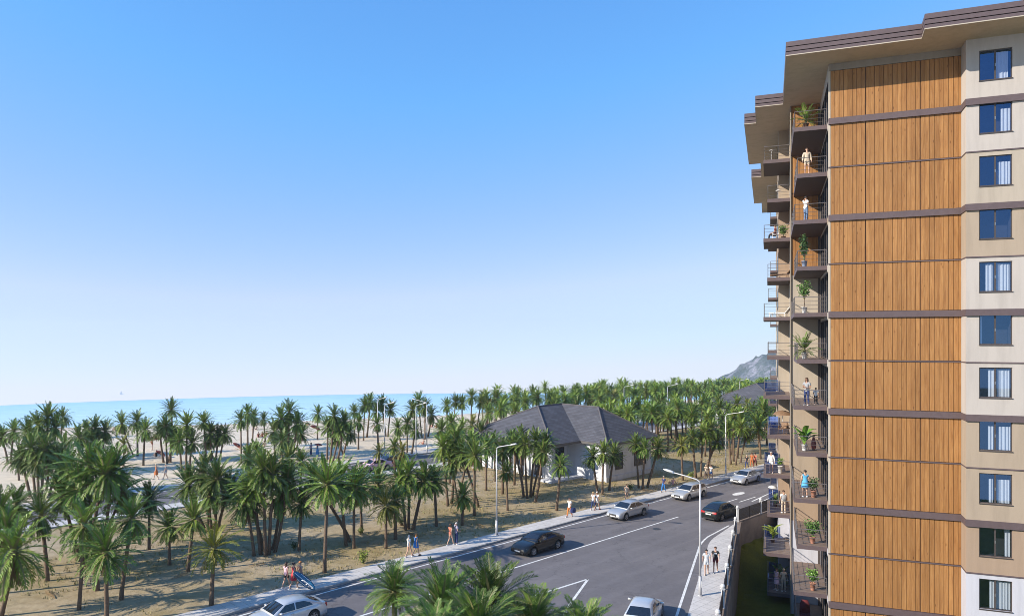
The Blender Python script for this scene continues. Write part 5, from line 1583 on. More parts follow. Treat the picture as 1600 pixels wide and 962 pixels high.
def tufts():
    rng = random.Random(3); V, Fc, MI = [], [], []
    def blade(p, h, wd, m):
        az = rng.uniform(0, 6.28); ln = rng.uniform(.2, .9)*h; d = Vector((math.cos(az), math.sin(az), 0)); sd = Vector((-d.y, d.x, 0))*wd
        o0 = len(V); V.extend([tuple(p - sd), tuple(p + sd), tuple(p + d*ln + Vector((0, 0, h)))]); Fc.append((o0, o0+1, o0+2)); MI.append(m)
    n = 0
    while n < 5200:
        a, q = rng.uniform(-34, 70), rng.uniform(7.7, 35.5)
        p = rd(a, q); px = 800 + F*p.x/max(1, p.y)
        if not (-40 < px < 1240) or p.y < 30: continue
        if noise.noise(p*0.12) < rng.uniform(-.5, .35): continue
        n += 1; z = land_z(p.x, p.y)
        for _ in range(5): blade(Vector((p.x + rng.gauss(0, .09), p.y + rng.gauss(0, .09), z)), rng.uniform(.08, .26), rng.uniform(.012, .03), rng.choice((0, 0, 1)))
    me = bpy.data.meshes.new('dry_grass'); me.from_pydata(V, [], Fc)
    for m in (mat('grass_straw', (0.36, 0.29, 0.13), 0.9, 0.3), mat('grass_olive', (0.17, 0.19, 0.06), 0.9, 0.3)): me.materials.append(m)
    me.polygons.foreach_set('material_index', MI); me.update()
    tag(put('dry_grass', me), None, None, None, 'stuff')
tufts()
def litter():
    rng = random.Random(9)
    src = [crown_mesh('fallen_frond', 700 + s, DRY, 1, 14, 1.0, .7, .05, .2, -.05) for s in range(2)]
    for i, (px, py) in enumerate(((268, 905), (410, 880), (560, 850), (655, 838), (742, 818), (830, 800), (90, 935), (345, 850), (905, 790), (1020, 768))):
        p = at(px + rng.uniform(-8, 8), py); mb = MB()
        frond(mb, rng, 0, .12, rng.uniform(1.2, 1.9), .2, 14, .04, .2, 0, 0)
        me = mb.mesh('fallen_frond', [DRY])
        o = put('fallen_frond', me, None, (p.x, p.y, .05), (rng.uniform(-.2, .2), 0, rng.uniform(0, 6.28)))
        tag(o, 'dry brown palm frond lying on the sandy ground under the palms', 'fallen frond', 'fallen fronds on the ground')
litter()
# ------------------------------------------------------------------ people
SKIN = mat('skin_light', (0.50, 0.30, 0.21), 0.6, 0.06, 8); SKIN2 = mat('skin_tan', (0.36, 0.20, 0.13), 0.6, 0.06, 8)
EYE_M = mat('eye_dark', (0.02, 0.015, 0.012), 0.3, 0.1); LIP = mat('lip', (0.38, 0.15, 0.13), 0.5, 0.05)
def cloth(name, col): return mat('cloth_' + name, col, 0.85, 0.12, 9)
CL = {k: cloth(k, c) for k, c in dict(white=(0.72, 0.71, 0.70), black=(0.02, 0.02, 0.022), pink=(0.74, 0.48, 0.54), red=(0.50, 0.03, 0.045), maroon=(0.13, 0.018, 0.022), blue=(0.04, 0.20, 0.52), sky=(0.10, 0.38, 0.62), navy=(0.025, 0.04, 0.13), orange=(0.62, 0.20, 0.05), lilac=(0.34, 0.30, 0.38), grey=(0.30, 0.31, 0.33), pale=(0.50, 0.53, 0.56), beige=(0.52, 0.43, 0.33), coral=(0.55, 0.17, 0.11), denim=(0.12, 0.19, 0.32), rust=(0.42, 0.13, 0.04)).items()}
HAIR = {k: mat('hair_' + k, c, 0.6, 0.2, 20) for k, c in dict(brown=(0.07, 0.035, 0.02), dark=(0.018, 0.012, 0.01), blond=(0.45, 0.30, 0.13), ginger=(0.50, 0.19, 0.05), grey=(0.45, 0.43, 0.41), straw=(0.62, 0.52, 0.34)).items()}

def joints(pose):
    J = {'pelvis': (0, 0, .95), 'waist': (0, 0, 1.08), 'chest': (0, 0, 1.27), 'neck': (0, 0, 1.44), 'nape': (0, .01, 1.50), 'head': (0, .02, 1.60), 'crown': (0, .01, 1.685)}
    for s, n in ((1, 'l'), (-1, 'r')):
        J.update({'shoulder_' + n: (.18*s, 0, 1.385), 'elbow_' + n: (.245*s, -.03, 1.11), 'wrist_' + n: (.265*s, .04, .87), 'palm_' + n: (.268*s, .06, .79),
                  'hip_' + n: (.095*s, 0, .90), 'knee_' + n: (.105*s, .02, .49), 'ankle_' + n: (.11*s, -.02, .085), 'toe_' + n: (.125*s, .13, .035)})
    def mv(**k):
        for a, v in k.items(): J[a] = v
    if pose == 'walk':
        mv(knee_l=(.10, .14, .50), ankle_l=(.10, .22, .10), toe_l=(.11, .37, .07), knee_r=(-.10, -.03, .49), ankle_r=(-.10, -.26, .13), toe_r=(-.11, -.12, .03),
           elbow_l=(.24, -.13, 1.13), wrist_l=(.24, -.12, .89), palm_l=(.24, -.11, .81), elbow_r=(-.24, .06, 1.12), wrist_r=(-.23, .22, .93), palm_r=(-.225, .28, .87))
    elif pose == 'carry':
        mv(elbow_r=(-.30, -.06, 1.13), wrist_r=(-.33, .12, .98), palm_r=(-.335, .20, .97), knee_l=(.10, .12, .50), ankle_l=(.10, .16, .09), toe_l=(.11, .31, .05), ankle_r=(-.10, -.2, .11), toe_r=(-.11, -.06, .03))
    elif pose == 'raise':
        mv(elbow_r=(-.36, .08, 1.46), wrist_r=(-.30, .22, 1.64), palm_r=(-.28, .26, 1.71), elbow_l=(.25, -.02, 1.11), wrist_l=(.22, .18, 1.02), palm_l=(.20, .25, 1.01))
    elif pose == 'fold':
        mv(elbow_l=(.25, .0, 1.11), wrist_l=(.10, .22, 1.16), palm_l=(.03, .25, 1.17), elbow_r=(-.25, .0, 1.10), wrist_r=(-.09, .21, 1.10), palm_r=(-.02, .24, 1.10))
    elif pose == 'sit':
        d = -.52
        for k in list(J):
            x, y, z = J[k]; J[k] = (x, y, z + d)
        for s, n in ((1, 'l'), (-1, 'r')):
            mv(**{'knee_' + n: (.13*s, .42, .46), 'ankle_' + n: (.13*s, .50, .085), 'toe_' + n: (.14*s, .65, .035), 'elbow_' + n: (.25*s, .04, .62), 'wrist_' + n: (.17*s, .27, .56), 'palm_' + n: (.15*s, .34, .54)})
    elif pose == 'ground':
        d = -.82
        for k in list(J):
            x, y, z = J[k]; J[k] = (x, y - .22*max(0, z - 0.95), z + d)
        for s, n in ((1, 'l'), (-1, 'r')):
            mv(**{'knee_' + n: (.12*s, .40, .34), 'ankle_' + n: (.12*s, .68, .085), 'toe_' + n: (.13*s, .81, .06), 'elbow_' + n: (.26*s, -.22, .30), 'wrist_' + n: (.27*s, -.38, .10), 'palm_' + n: (.27*s, -.40, .04)})
    return J
RAD = {'pelvis': (.15, .115), 'waist': (.125, .095), 'chest': (.155, .11), 'neck': (.07, .062), 'nape': (.052, .052), 'head': (.082, .098), 'crown': (.060, .07), 'shoulder': (.062, .06), 'elbow': (.040, .040), 'wrist': (.027, .024), 'palm': (.036, .018), 'hip': (.092, .095), 'knee': (.056, .056), 'ankle': (.036, .040), 'toe': (.036, .026)}
EDG = [('pelvis', 'waist'), ('waist', 'chest'), ('chest', 'neck'), ('neck', 'nape'), ('nape', 'head'), ('head', 'crown')]
for n in 'lr': EDG += [('chest', 'shoulder_' + n), ('shoulder_' + n, 'elbow_' + n), ('elbow_' + n, 'wrist_' + n), ('wrist_' + n, 'palm_' + n), ('pelvis', 'hip_' + n), ('hip_' + n, 'knee_' + n), ('knee_' + n, 'ankle_' + n), ('ankle_' + n, 'toe_' + n)]

BODY = {}
def body_data(pose):
    """One continuous skinned surface for a pose, with the nearest bone recorded for every vertex (for cutting clothes)."""
    if pose in BODY: return BODY[pose]
    J = joints(pose)
    names = list(J); ix = {n: i for i, n in enumerate(names)}
    me = bpy.data.meshes.new('skeleton')
    me.from_pydata([J[n] for n in names], [(ix[a], ix[b_]) for a, b_ in EDG], [])
    o = bpy.data.objects.new('skeleton', me); COL.objects.link(o)
    md = o.modifiers.new('Skin', 'SKIN'); md.use_smooth_shade = True; md.branch_smoothing = 0.4
    sv = me.skin_vertices[0].data
    for n in names:
        r_ = RAD[n.split('_')[0]]; sv[ix[n]].radius = r_; sv[ix[n]].use_root = (n == 'pelvis')
    sb = o.modifiers.new('Sub', 'SUBSURF'); sb.levels = 2; sb.render_levels = 2
    dg = bpy.context.evaluated_depsgraph_get(); dg.update()
    ev = o.evaluated_get(dg); m2 = ev.to_mesh()
    V = [v.co.copy() for v in m2.vertices]; Fc = [list(p.vertices) for p in m2.polygons]
    ev.to_mesh_clear()
    bpy.data.objects.remove(o); bpy.data.meshes.remove(me)
    bones = [(a, b_, Vector(J[a]), Vector(J[b_])) for a, b_ in EDG]
    info = []
    for v in V:
        best = None
        for a, b_, A, B in bones:
            d = B - A; k = max(0, min(1, (v - A).dot(d) / d.length_squared)); ds = (v - A - d*k).length - ((1-k)*RAD[a.split('_')[0]][0] + k*RAD[b_.split('_')[0]][0])
            if best is None or ds < best[0]: best = (ds, b_.split('_')[0], k)
        info.append((best[1], best[2]))
    # extras: fingers, face
    xv, xf_, xm = [], [], []
    def addmb(mb, mi):
        o0 = len(xv); xv.extend(mb.v); xf_.extend([[i + o0 for i in f] for f in mb.f]); xm.extend([mi]*len(mb.f))
    for s, n in ((1, 'l'), (-1, 'r')):
        P, W_ = Vector(J['palm_' + n]), Vector(J['wrist_' + n])
        d = (P - W_).normalized(); side = d.cross(Vector((s, 0, 0)))
        side = side.normalized() if side.length > 0.2 else Vector((0, 1, 0)); inn = side.cross(d).normalized()
        for i, (off, ln) in enumerate(((-.026, .062), (-.009, .072), (.009, .068), (.026, .054))):
            a = P + side*off; b_ = a + d*ln*0.55 - inn*s*0.004; c = b_ + (d*0.8 - inn*s*0.5).normalized()*ln*0.5
            t = MB(); t.tube([a - d*0.02, a + d*0.012, b_, c], [.010, .0095, .0085, .006], 5); addmb(t, 0)
        a = P - side*.026 - d*.045; t = MB(); t.tube([a, a - side*.022 + d*.02, a - side*.03 + d*.052], [.012, .010, .007], 5); addmb(t, 0)
    H = Vector(J['head'])
    for s in (1, -1):
        t = MB(); t.lathe([(.002, -.008), (.009, -.004), (.010, 0), (.007, .006), (.001, .008)], 6, (s*.032 + H.x, H.y + .088, H.z + .012)); addmb(t, 1)
        t = MB(); t.loft([[(H.x + s*.082, H.y + .012*a - .004, H.z + .028*b_) for a, b_ in ((-1, 0), (-.6, 1), (.6, .9), (.8, 0), (0, -1))], [(H.x + s*.098, H.y + .016*a - .012, H.z + .030*b_) for a, b_ in ((-1, 0), (-.6, 1), (.6, .9), (.8, 0), (0, -1))]]); addmb(t, 0)
    t = MB(); t.loft([[(H.x - .010, H.y + .092, H.z + .015), (H.x + .010, H.y + .092, H.z + .015), (H.x, H.y + .085, H.z + .02)], [(H.x - .016, H.y + .092, H.z - .022), (H.x + .016, H.y + .092, H.z - .022), (H.x, H.y + .122, H.z - .018)]]); addmb(t, 0)
    t = MB(); t.box((H.x - .024, H.y + .080, H.z - .052), (H.x + .024, H.y + .0945, H.z - .043)); addmb(t, 2)
    BODY[pose] = (V, Fc, info, xv, xf_, xm, J)
    return BODY[pose]

TORSO = ('waist', 'chest', 'pelvis', 'neck')
def sel(kind):
    return {
        'shirt': lambda b, k, z: b in ('waist', 'chest') or (b == 'neck' and k < .55) or b == 'shoulder' or (b == 'elbow' and k < .55) or (b == 'pelvis' and True) or (b == 'hip' and k < .35),
        'long_shirt': lambda b, k, z: b in ('waist', 'chest') or (b == 'neck' and k < .6) or b in ('shoulder', 'elbow') or (b == 'wrist' and k < .9) or b == 'pelvis' or (b == 'hip' and k < .5),
        'top': lambda b, k, z: b in ('waist', 'chest', 'shoulder') or (b == 'neck' and k < .75) or (b == 'hip' and k < .2),
        'shorts': lambda b, k, z: b == 'pelvis' or b == 'hip' or (b == 'knee' and k < .62) or (b == 'waist' and k < .15),
        'trousers': lambda b, k, z: b == 'pelvis' or b in ('hip', 'knee') or (b == 'ankle' and k < .93) or (b == 'waist' and k < .15),
        'briefs': lambda b, k, z: b in ('pelvis', 'hip') or (b == 'knee' and k < .10),
    }[kind]
def garment(pose, kind, m, parent, off):
    V, Fc, info, *_ = body_data(pose)
    f = sel(kind)
    keep = [fc for fc in Fc if sum(f(info[i][0], info[i][1], V[i].z) for i in fc) >= len(fc) - 0]
    bm = bmesh.new(); mp = {}
    for fc in keep:
        for i in fc:
            if i not in mp: mp[i] = bm.verts.new(V[i])
        try: bm.faces.new([mp[i] for i in fc])
        except ValueError: pass
    bmesh.ops.recalc_face_normals(bm, faces=bm.faces[:]); bm.normal_update()
    for v in bm.verts: v.co += v.normal * off
    for fc in bm.faces: fc.smooth = True
    me = bpy.data.meshes.new(kind); bm.to_mesh(me); bm.free(); me.materials.append(m)
    o = put({'long_shirt': 'shirt', 'briefs': 'swim_briefs'}.get(kind, kind), me, parent)
    return o
def skirt(pose, m, parent, z1=1.12, z0=0.55, name='skirt', flare=0.07):
    J = body_data(pose)[6]
    mb = MB(); p = J['pelvis']; w_ = J['waist']
    rings = []
    for q in range(6):
        k = q/5; z = z1 + (z0 - z1)*k
        rx = .145 + flare*k + (.03 if q > 1 else 0); ry = .11 + flare*k + (.03 if q > 1 else 0)
        rings.append([(rx*math.cos(2*math.pi*i/16)*(1 + .05*math.sin(5*i)*k), ry*math.sin(2*math.pi*i/16) + .0, z) for i in range(16)])
    mb.loft(rings, caps=False)
    return mb.build(name, m, parent, True)
def hair_obj(pose, style, m, parent):
    J = body_data(pose)[6]; H = Vector(J['head'])
    mb = MB(); rings = []
    for q in range(7):
        a = R(-12 + q*17); rr = math.cos(a)
        rings.append([(H.x + .098*rr*math.cos(2*math.pi*i/14), H.y - .012 + (.112*rr*math.sin(2*math.pi*i/14)) - (.022 if math.sin(2*math.pi*i/14) > 0.3 and q < 3 else 0), H.z + .022 + .105*math.sin(a) + (.035 if (q < 3 and math.sin(2*math.pi*i/14) > 0.2) else 0)) for i in range(14)])
    mb.loft(rings)
    if style in ('long', 'bob'):
        L = .36 if style == 'long' else .17
        r2 = []
        for q in range(6):
            k = q/5
            r2.append([(H.x + (.092 + .018*math.sin(3*k))*math.cos(t_), H.y - .02 + .085*math.sin(t_) * (1 - .3*k) - .02*k, H.z + .03 - L*k) for t_ in [R(165) + R(210)*i/9 for i in range(10)]])
        mb.loft(r2, closed=False, caps=False)
    if style == 'bun': mb.lathe([(.01, -.04), (.04, -.02), (.045, .01), (.02, .045)], 10, (H.x, H.y - .10, H.z + .09))
    if style == 'hat': mb.lathe([(.19, .03), (.20, .04), (.11, .055), (.10, .12), (.05, .14)], 16, (H.x, H.y, H.z + .04))
    return mb.build('hair' if style != 'hat' else 'hat', m, parent, True)

def person(pos, yaw, pose, label, skin=SKIN, top=None, bottom=None, hair=('short', 'dark'), k=1.0, dress=None, shoes='white', group=None):
    V, Fc, info, xv, xf_, xm, J = body_data(pose)
    me = bpy.data.meshes.new('person')
    n = len(V)
    me.from_pydata([tuple(v) for v in V] + xv, [], Fc + [[i + n for i in f] for f in xf_])
    for m in (skin, EYE_M, LIP): me.materials.append(m)
    me.polygons.foreach_set('material_index', [0]*len(Fc) + xm); me.polygons.foreach_set('use_smooth', [True]*len(Fc) + [False]*len(xf_)); me.update()
    o = put('person', me, None, pos, (0, 0, yaw), (k, k, k)); tag(o, label, 'person', group)
    if bottom: garment(pose, bottom[0], CL[bottom[1]], o, .014)
    if top: garment(pose, top[0], CL[top[1]], o, .022)
    if dress:
        garment(pose, 'top', CL[dress[0]], o, .024)
        if pose not in ('sit', 'ground'): skirt(pose, CL[dress[0]], o, 1.16, dress[1])
    hair_obj(pose, hair[0], HAIR[hair[1]] if hair[1] in HAIR else CL[hair[1]], o)
    if shoes and pose != 'ground':
        for s in 'lr':
            A, T = Vector(J['ankle_' + s]), Vector(J['toe_' + s]); d = (T - A); d.z = 0; d.normalize(); sd = Vector((-d.y, d.x, 0))
            mb = MB(); rr = []
            for q, wv, hz in ((-.06, .034, .05), (0, .043, .075), (.10, .047, .055), (.19, .040, .035), (.215, .02, .025)):
                c = Vector((A.x, A.y, min(A.z - .085, T.z - .035))) + d*q
                rr.append([c - sd*wv, c + sd*wv, c + sd*wv*.8 + Vector((0, 0, hz)), c - sd*wv*.8 + Vector((0, 0, hz))])
            mb.loft(rr); mb.build('shoe', CL[shoes], o, True)
    return o
HP = .134
def walker(px, py, yaw, pose, label, z=HP, **kw):
    p = at(px, py, z)
    zz = z if z else land_z(p.x, p.y)
    return person(Vector((p.x, p.y, zz)), yaw, pose, label, **kw)
YT = TOWARD - math.pi/2      # person faces +y, so yaw = heading - 90 deg
YA = yaw_road - math.pi/2
walker(447, 917, YA + .3, 'walk', 'woman in pink top and black shorts walking beside the surfboard carrier', skin=SKIN, top=('top', 'pink'), bottom=('shorts', 'black'), hair=('long', 'brown'), k=.97, shoes='white')
walker(459, 920, YA - .1, 'walk', 'person with bare shoulders in a red wrap dress next to the surfboard', skin=SKIN, dress=('red', 0.62), hair=('bun', 'dark'), k=1.02, shoes='white')
sp = walker(469, 917, YA + .1, 'carry', 'bare-chested man with reddish hair carrying the blue surfboard under his arm', skin=SKIN, bottom=('shorts', 'denim'), hair=('short', 'ginger'), k=1.02, shoes=None)
walker(639, 870, YA, 'walk', 'woman in white top and pale skirt walking left of the one in blue', skin=SKIN, top=('shirt', 'white'), bottom=('briefs', 'white'), hair=('bob', 'grey'), k=.97)
walker(650, 868, YA, 'walk', 'woman in a short bright blue dress with ginger hair seen from behind', skin=SKIN, dress=('blue', 0.66), hair=('bob', 'ginger'), k=1.0, shoes='black')
walker(704, 851, YA, 'walk', 'woman in coral top and red shorts walking arm in arm with a man', skin=SKIN, top=('top', 'coral'), bottom=('briefs', 'red'), hair=('bob', 'brown'), k=1.0)
walker(713, 850, YA - .2, 'raise', 'man in lilac shirt and grey trousers with one arm raised', skin=SKIN, top=('shirt', 'lilac'), bottom=('trousers', 'navy'), hair=('short', 'grey'), k=1.03)
bp = walker(890, 807, YT, 'walk', 'man in white shirt and orange trousers carrying a dark bag', skin=SKIN, top=('shirt', 'white'), bottom=('trousers', 'orange'), hair=('short', 'brown'), k=1.03)
walker(927, 796, YA, 'walk', 'man in pale shirt and navy trousers walking left of one in white', skin=SKIN, top=('shirt', 'pale'), bottom=('trousers', 'navy'), hair=('short', 'blond'), k=1.02)
walker(933, 796, YA, 'walk', 'man all in white with knee-length shorts beside navy trousers', skin=SKIN2, top=('shirt', 'white'), bottom=('shorts', 'white'), hair=('short', 'grey'), k=1.03, shoes='maroon')
walker(979, 782, YA + .6, 'walk', 'person in beige swimwear walking behind the silver sedan', skin=SKIN, top=('top', 'beige'), bottom=('briefs', 'beige'), hair=('short', 'brown'), k=1.0)
walker(1037, 768, YT, 'walk', 'person in blue clothes holding a dark bag by the estate car', skin=SKIN2, top=('shirt', 'navy'), bottom=('trousers', 'blue'), hair=('short', 'grey'), k=1.0)
walker(1051, 757, YA + 1.2, 'ground', 'sunbather with straw hat sitting on the grass past the estate car', z=0, skin=SKIN, top=('top', 'pink'), bottom=('briefs', 'pink'), hair=('hat', 'straw'), k=1.0)
walker(1103, 748, YA, 'walk', 'person in sandy beige clothes left of one in blue shorts', skin=SKIN, top=('shirt', 'beige'), bottom=('shorts', 'beige'), hair=('short', 'straw'), k=1.0)
walker(1111, 749, YA, 'walk', 'person in white top and blue shorts at the far pavement', skin=SKIN, top=('shirt', 'white'), bottom=('shorts', 'blue'), hair=('short', 'brown'), k=1.02)
walker(1167, 731, YT, 'walk', 'grey-haired person in dark clothes behind the last silver sedan', skin=SKIN, top=('shirt', 'black'), bottom=('trousers', 'navy'), hair=('short', 'grey'), k=1.0)
walker(1175, 729, YT, 'walk', 'person in rust-red clothes, left one of two at the farthest pavement', skin=SKIN2, top=('shirt', 'rust'), bottom=('trousers', 'rust'), hair=('short', 'brown'), k=1.05)
walker(1180, 729, YT, 'walk', 'person in maroon clothes, right one of two at the farthest pavement', skin=SKIN2, top=('shirt', 'coral'), bottom=('trousers', 'maroon'), hair=('short', 'dark'), k=1.05)
YS = yaw_side + math.pi - math.pi/2
walker(1104, 896, YS + .1, 'walk', 'man in pale blue shirt and shorts on the side pavement by the lamp', skin=SKIN, top=('shirt', 'pale'), bottom=('shorts', 'pale'), hair=('short', 'dark'), k=1.0, shoes='beige')
wk = walker(1118, 893, YS, 'walk', 'man in black tee shirt and maroon shorts walking by the fence', skin=SKIN, top=('shirt', 'black'), bottom=('shorts', 'maroon'), hair=('short', 'brown'), k=1.04, shoes='white')
pr = MB(); pr.box((-.085, .136, 1.24), (.085, .142, 1.33)); pr.build('shirt_print', CL['white'], wk)

# beach people
def beacher(px, py, yaw, pose, label, **kw): return walker(px, py, yaw, pose, label, z=0, **kw)
beacher(244, 749, 2.2, 'walk', 'beach walker in an orange wrap, left of a companion in grey', skin=SKIN, dress=('rust', .55), hair=('long', 'straw'), k=1.08)
beacher(259, 748, 2.0, 'walk', 'beach walker in grey clothes, right of the orange wrap', skin=SKIN, top=('shirt', 'grey'), bottom=('shorts', 'grey'), hair=('short', 'straw'), k=1.05)
beacher(486, 711, 1.2, 'fold', 'dark-haired person in navy standing on the sand by the red umbrella', skin=SKIN2, top=('shirt', 'lilac'), bottom=('trousers', 'navy'), hair=('bob', 'dark'), k=1.05)
um = beacher(496, 712, 1.4, 'fold', 'person in blue dress under a round red umbrella on the sand', skin=SKIN, dress=('blue', .25), hair=('long', 'brown'), k=1.0)
for i, (px, py, yaw, c, lab) in enumerate(((410, 682, .6, 'red', 'person in red sitting on the far sand left of the round palm clump'), (404, 683, .4, 'maroon', 'person in dark red sitting at the far left of the small seated group'), (416, 681, 1.0, 'coral', 'person in coral sitting beside the one in red on far sand'),
        (413, 697, .3, 'beige', 'tiny person in beige on the sand below the seated group'), (675, 667, .8, 'maroon', 'person in maroon lounging near the sea, left of another lounger'), (682, 668, .5, 'coral', 'person in coral lounging near the sea edge right of maroon one'),
        (661, 694, 1.4, 'coral', 'lone person in coral sitting on the sand by twin coast lamps'), (244, 713, .9, 'black', 'person in black sitting under the low red parasol'), (536, 668, .5, 'coral', 'person in coral sitting by the lone tall palm near the sea'), (440, 722, .8, 'beige', 'person in beige sitting on sand in front of the round clump'), (352, 690, .2, 'red', 'person in red lying on open sand left of the airy trio'), (620, 700, 1.3, 'navy', 'person in navy sitting under the low clump by coast lamps'), (160, 742, .4, 'coral', 'person in coral sitting on sand below the rounded clump'), (299, 706, .2, 'navy', 'person in dark clothes resting on the sand near leaning palms'), (238, 703, 2.0, 'red', 'person in red standing beneath the tilted red parasol'))):
    beacher(px, py, yaw, 'ground' if 'standing' not in lab else 'fold', lab, skin=SKIN2 if i % 2 else SKIN, top=('top', c), bottom=('briefs', c), hair=('short', 'dark'), k=1.05)

for i, (px, py) in enumerate(((60, 676), (180, 672), (338, 674), (400, 671), (430, 690), (480, 664), (548, 664), (585, 668), (640, 662), (690, 660))):
    beacher(px, py, .3 + i*.7, 'ground', 'tiny sunbather in beige sitting on the far sand near the water', skin=SKIN2, top=('top', 'beige'), bottom=('briefs', 'beige'), hair=('short', 'dark'), k=1.05, group='tiny sunbathers near the water')

# held things
bd = MB(); rr = []
for i in range(15):
    q = i/14; wv = .27 * math.sin(math.pi*min(1, .04 + .94*q))**.55; th = .035*math.sin(math.pi*min(1, .06 + .9*q))**.5 + .004
    zc = .05*(2*q - 1)**2
    rr.append([((q - .5)*2.15, -wv, zc), ((q - .5)*2.15, -wv*.55, zc + th), ((q - .5)*2.15, 0, zc + th*1.15), ((q - .5)*2.15, wv*.55, zc + th), ((q - .5)*2.15, wv, zc), ((q - .5)*2.15, wv*.55, zc - th), ((q - .5)*2.15, 0, zc - th*1.1), ((q - .5)*2.15, -wv*.55, zc - th)])
bd.loft(rr)
a_, c_ = at(464, 887, 1.25), at(483, 917, .35)
sb = empty('surfboard', (0, 0, 0), 0, 'blue surfboard with white stripes held under an arm on the pavement', 'surfboard')
BOARD = mat('surfboard_blue', (0.006, 0.085, 0.17), 0.3, 0.08, 3, coat=0.5)
body_b = bd.build('board', BOARD, sb, True)
stp = MB()
for y0, y1 in ((-.016, .016), (.185, .205), (-.205, -.185)):
    x0, x1 = (-.98, .95) if abs(y0) < .1 else (-.55, .5)
    n_ = 8
    for i in range(n_):
        q0, q1 = x0 + (x1-x0)*i/n_, x0 + (x1-x0)*(i+1)/n_
        for sg in (1, -1):
            def zz(x, y):
                q = x/2.15 + .5; th = .035*math.sin(math.pi*min(1, .06 + .9*q))**.5 + .004; wv = .27*math.sin(math.pi*min(1, .04 + .94*q))**.55
                return .05*(2*q - 1)**2 + sg*(th*(1.16 if abs(y) < wv*.3 else max(0.1, 1.0 - max(0, abs(y)/wv - .55)/.45)) + .004)
            stp.face([(q0, y0, zz(q0, y0)), (q1, y0, zz(q1, y0)), (q1, y1, zz(q1, y1)), (q0, y1, zz(q0, y1))])
stp.build('stripe', CL['white'], sb)
mid = sp.matrix_basis @ Vector((-.30, .10, .92))
dirb = Vector((0.72, -0.50, -0.30)).normalized()
nrm_b = Vector((-0.25, -0.75, 0.55)).normalized(); xb = dirb; yb = (nrm_b.cross(xb)).normalized(); zb_ = xb.cross(yb)
bp_ = depth_at(476, 46.0, 1.02)
sb.matrix_world = Matrix.Translation(bp_) @ Matrix((xb, yb, zb_)).transposed().to_4x4()
def bag(owner, off, m, label, sc=1.0):
    o = empty('bag', Vector(owner.location) + off, 0.4, label, 'bag')
    b_ = MB(); b_.loft([[(x*.17*sc, y*.07*sc, z) for x, y in ((-1, -1), (1, -1), (1.1, 0), (1, 1), (-1, 1), (-1.1, 0))] for z in (0, .02)] + [[(x*w_*sc, y*.08*sc, z*sc) for x, y in ((-1, -1), (1, -1), (1.1, 0), (1, 1), (-1, 1), (-1.1, 0))] for w_, z in ((.19, .15), (.17, .32), (.13, .36))])
    b_.build('pouch', m, o, True)
    h = MB(); h.tube([(-.1*sc, 0, .35*sc), (-.08*sc, 0, .47*sc), (0, 0, .52*sc), (.08*sc, 0, .47*sc), (.1*sc, 0, .35*sc)], .012, 6); h.build('handle', m, o, True)
    return o
bag(bp, Vector((.30, -.12, .40)), CL['navy'], 'dark bag hanging from the hand of the man in orange trousers', 1.3)
UMB = mat('umbrella_red', (0.20, 0.045, 0.04), 0.8, 0.25, 5)
def parasol(name, loc, h, r, tilt, label, m, cat='parasol'):
    o = empty(name, loc, 0, label, cat, None); o.rotation_euler = tilt
    p = MB(); p.tube([(0, 0, 0), (0, 0, h)], .022, 6); p.build('pole', POLE, o)
    c = MB(); n = 10
    rings = [[(rr_*math.cos(2*math.pi*i/n), rr_*math.sin(2*math.pi*i/n), h + zz_) for i in range(n)] for rr_, zz_ in ((r, -.42*r), (r*.8, -.20*r), (r*.45, -.04*r), (.03, .05*r))]
    c.loft(rings, caps=False); c.build('canopy', m, o, True)
    return o
pz = Vector(um.location)
parasol('umbrella', pz + Vector((.1, -.16, 1.05)), .75, .62, (R(-8), R(6), 0), 'round dark red umbrella held over the person in the blue dress', UMB, 'umbrella')
for (px, py, h, r, tl, lab) in ((241, 702, 2.0, .85, (R(-18), R(-12), 0), 'tilted red parasol on the sand left of the four-stem clump'), (246, 715, 1.0, .72, (R(-30), R(25), 0), 'low red parasol over the person in black on the sand'), (488, 678, 1.6, .95, (R(-22), R(20), 0), 'red parasol tilted right, near the sea by the lone tall palm'), (480, 679, 2.0, .4, (0, R(4), 0), 'narrow folded dark red parasol next to the tilted one by the sea'), (366, 702, 1.0, .75, (R(-30), R(30), 0), 'dark low parasol on open sand left of the airy trio')):
    p = at(px, py); parasol('beach_parasol', Vector((p.x, p.y, land_z(p.x, p.y))), h, r, tl, lab, UMB)

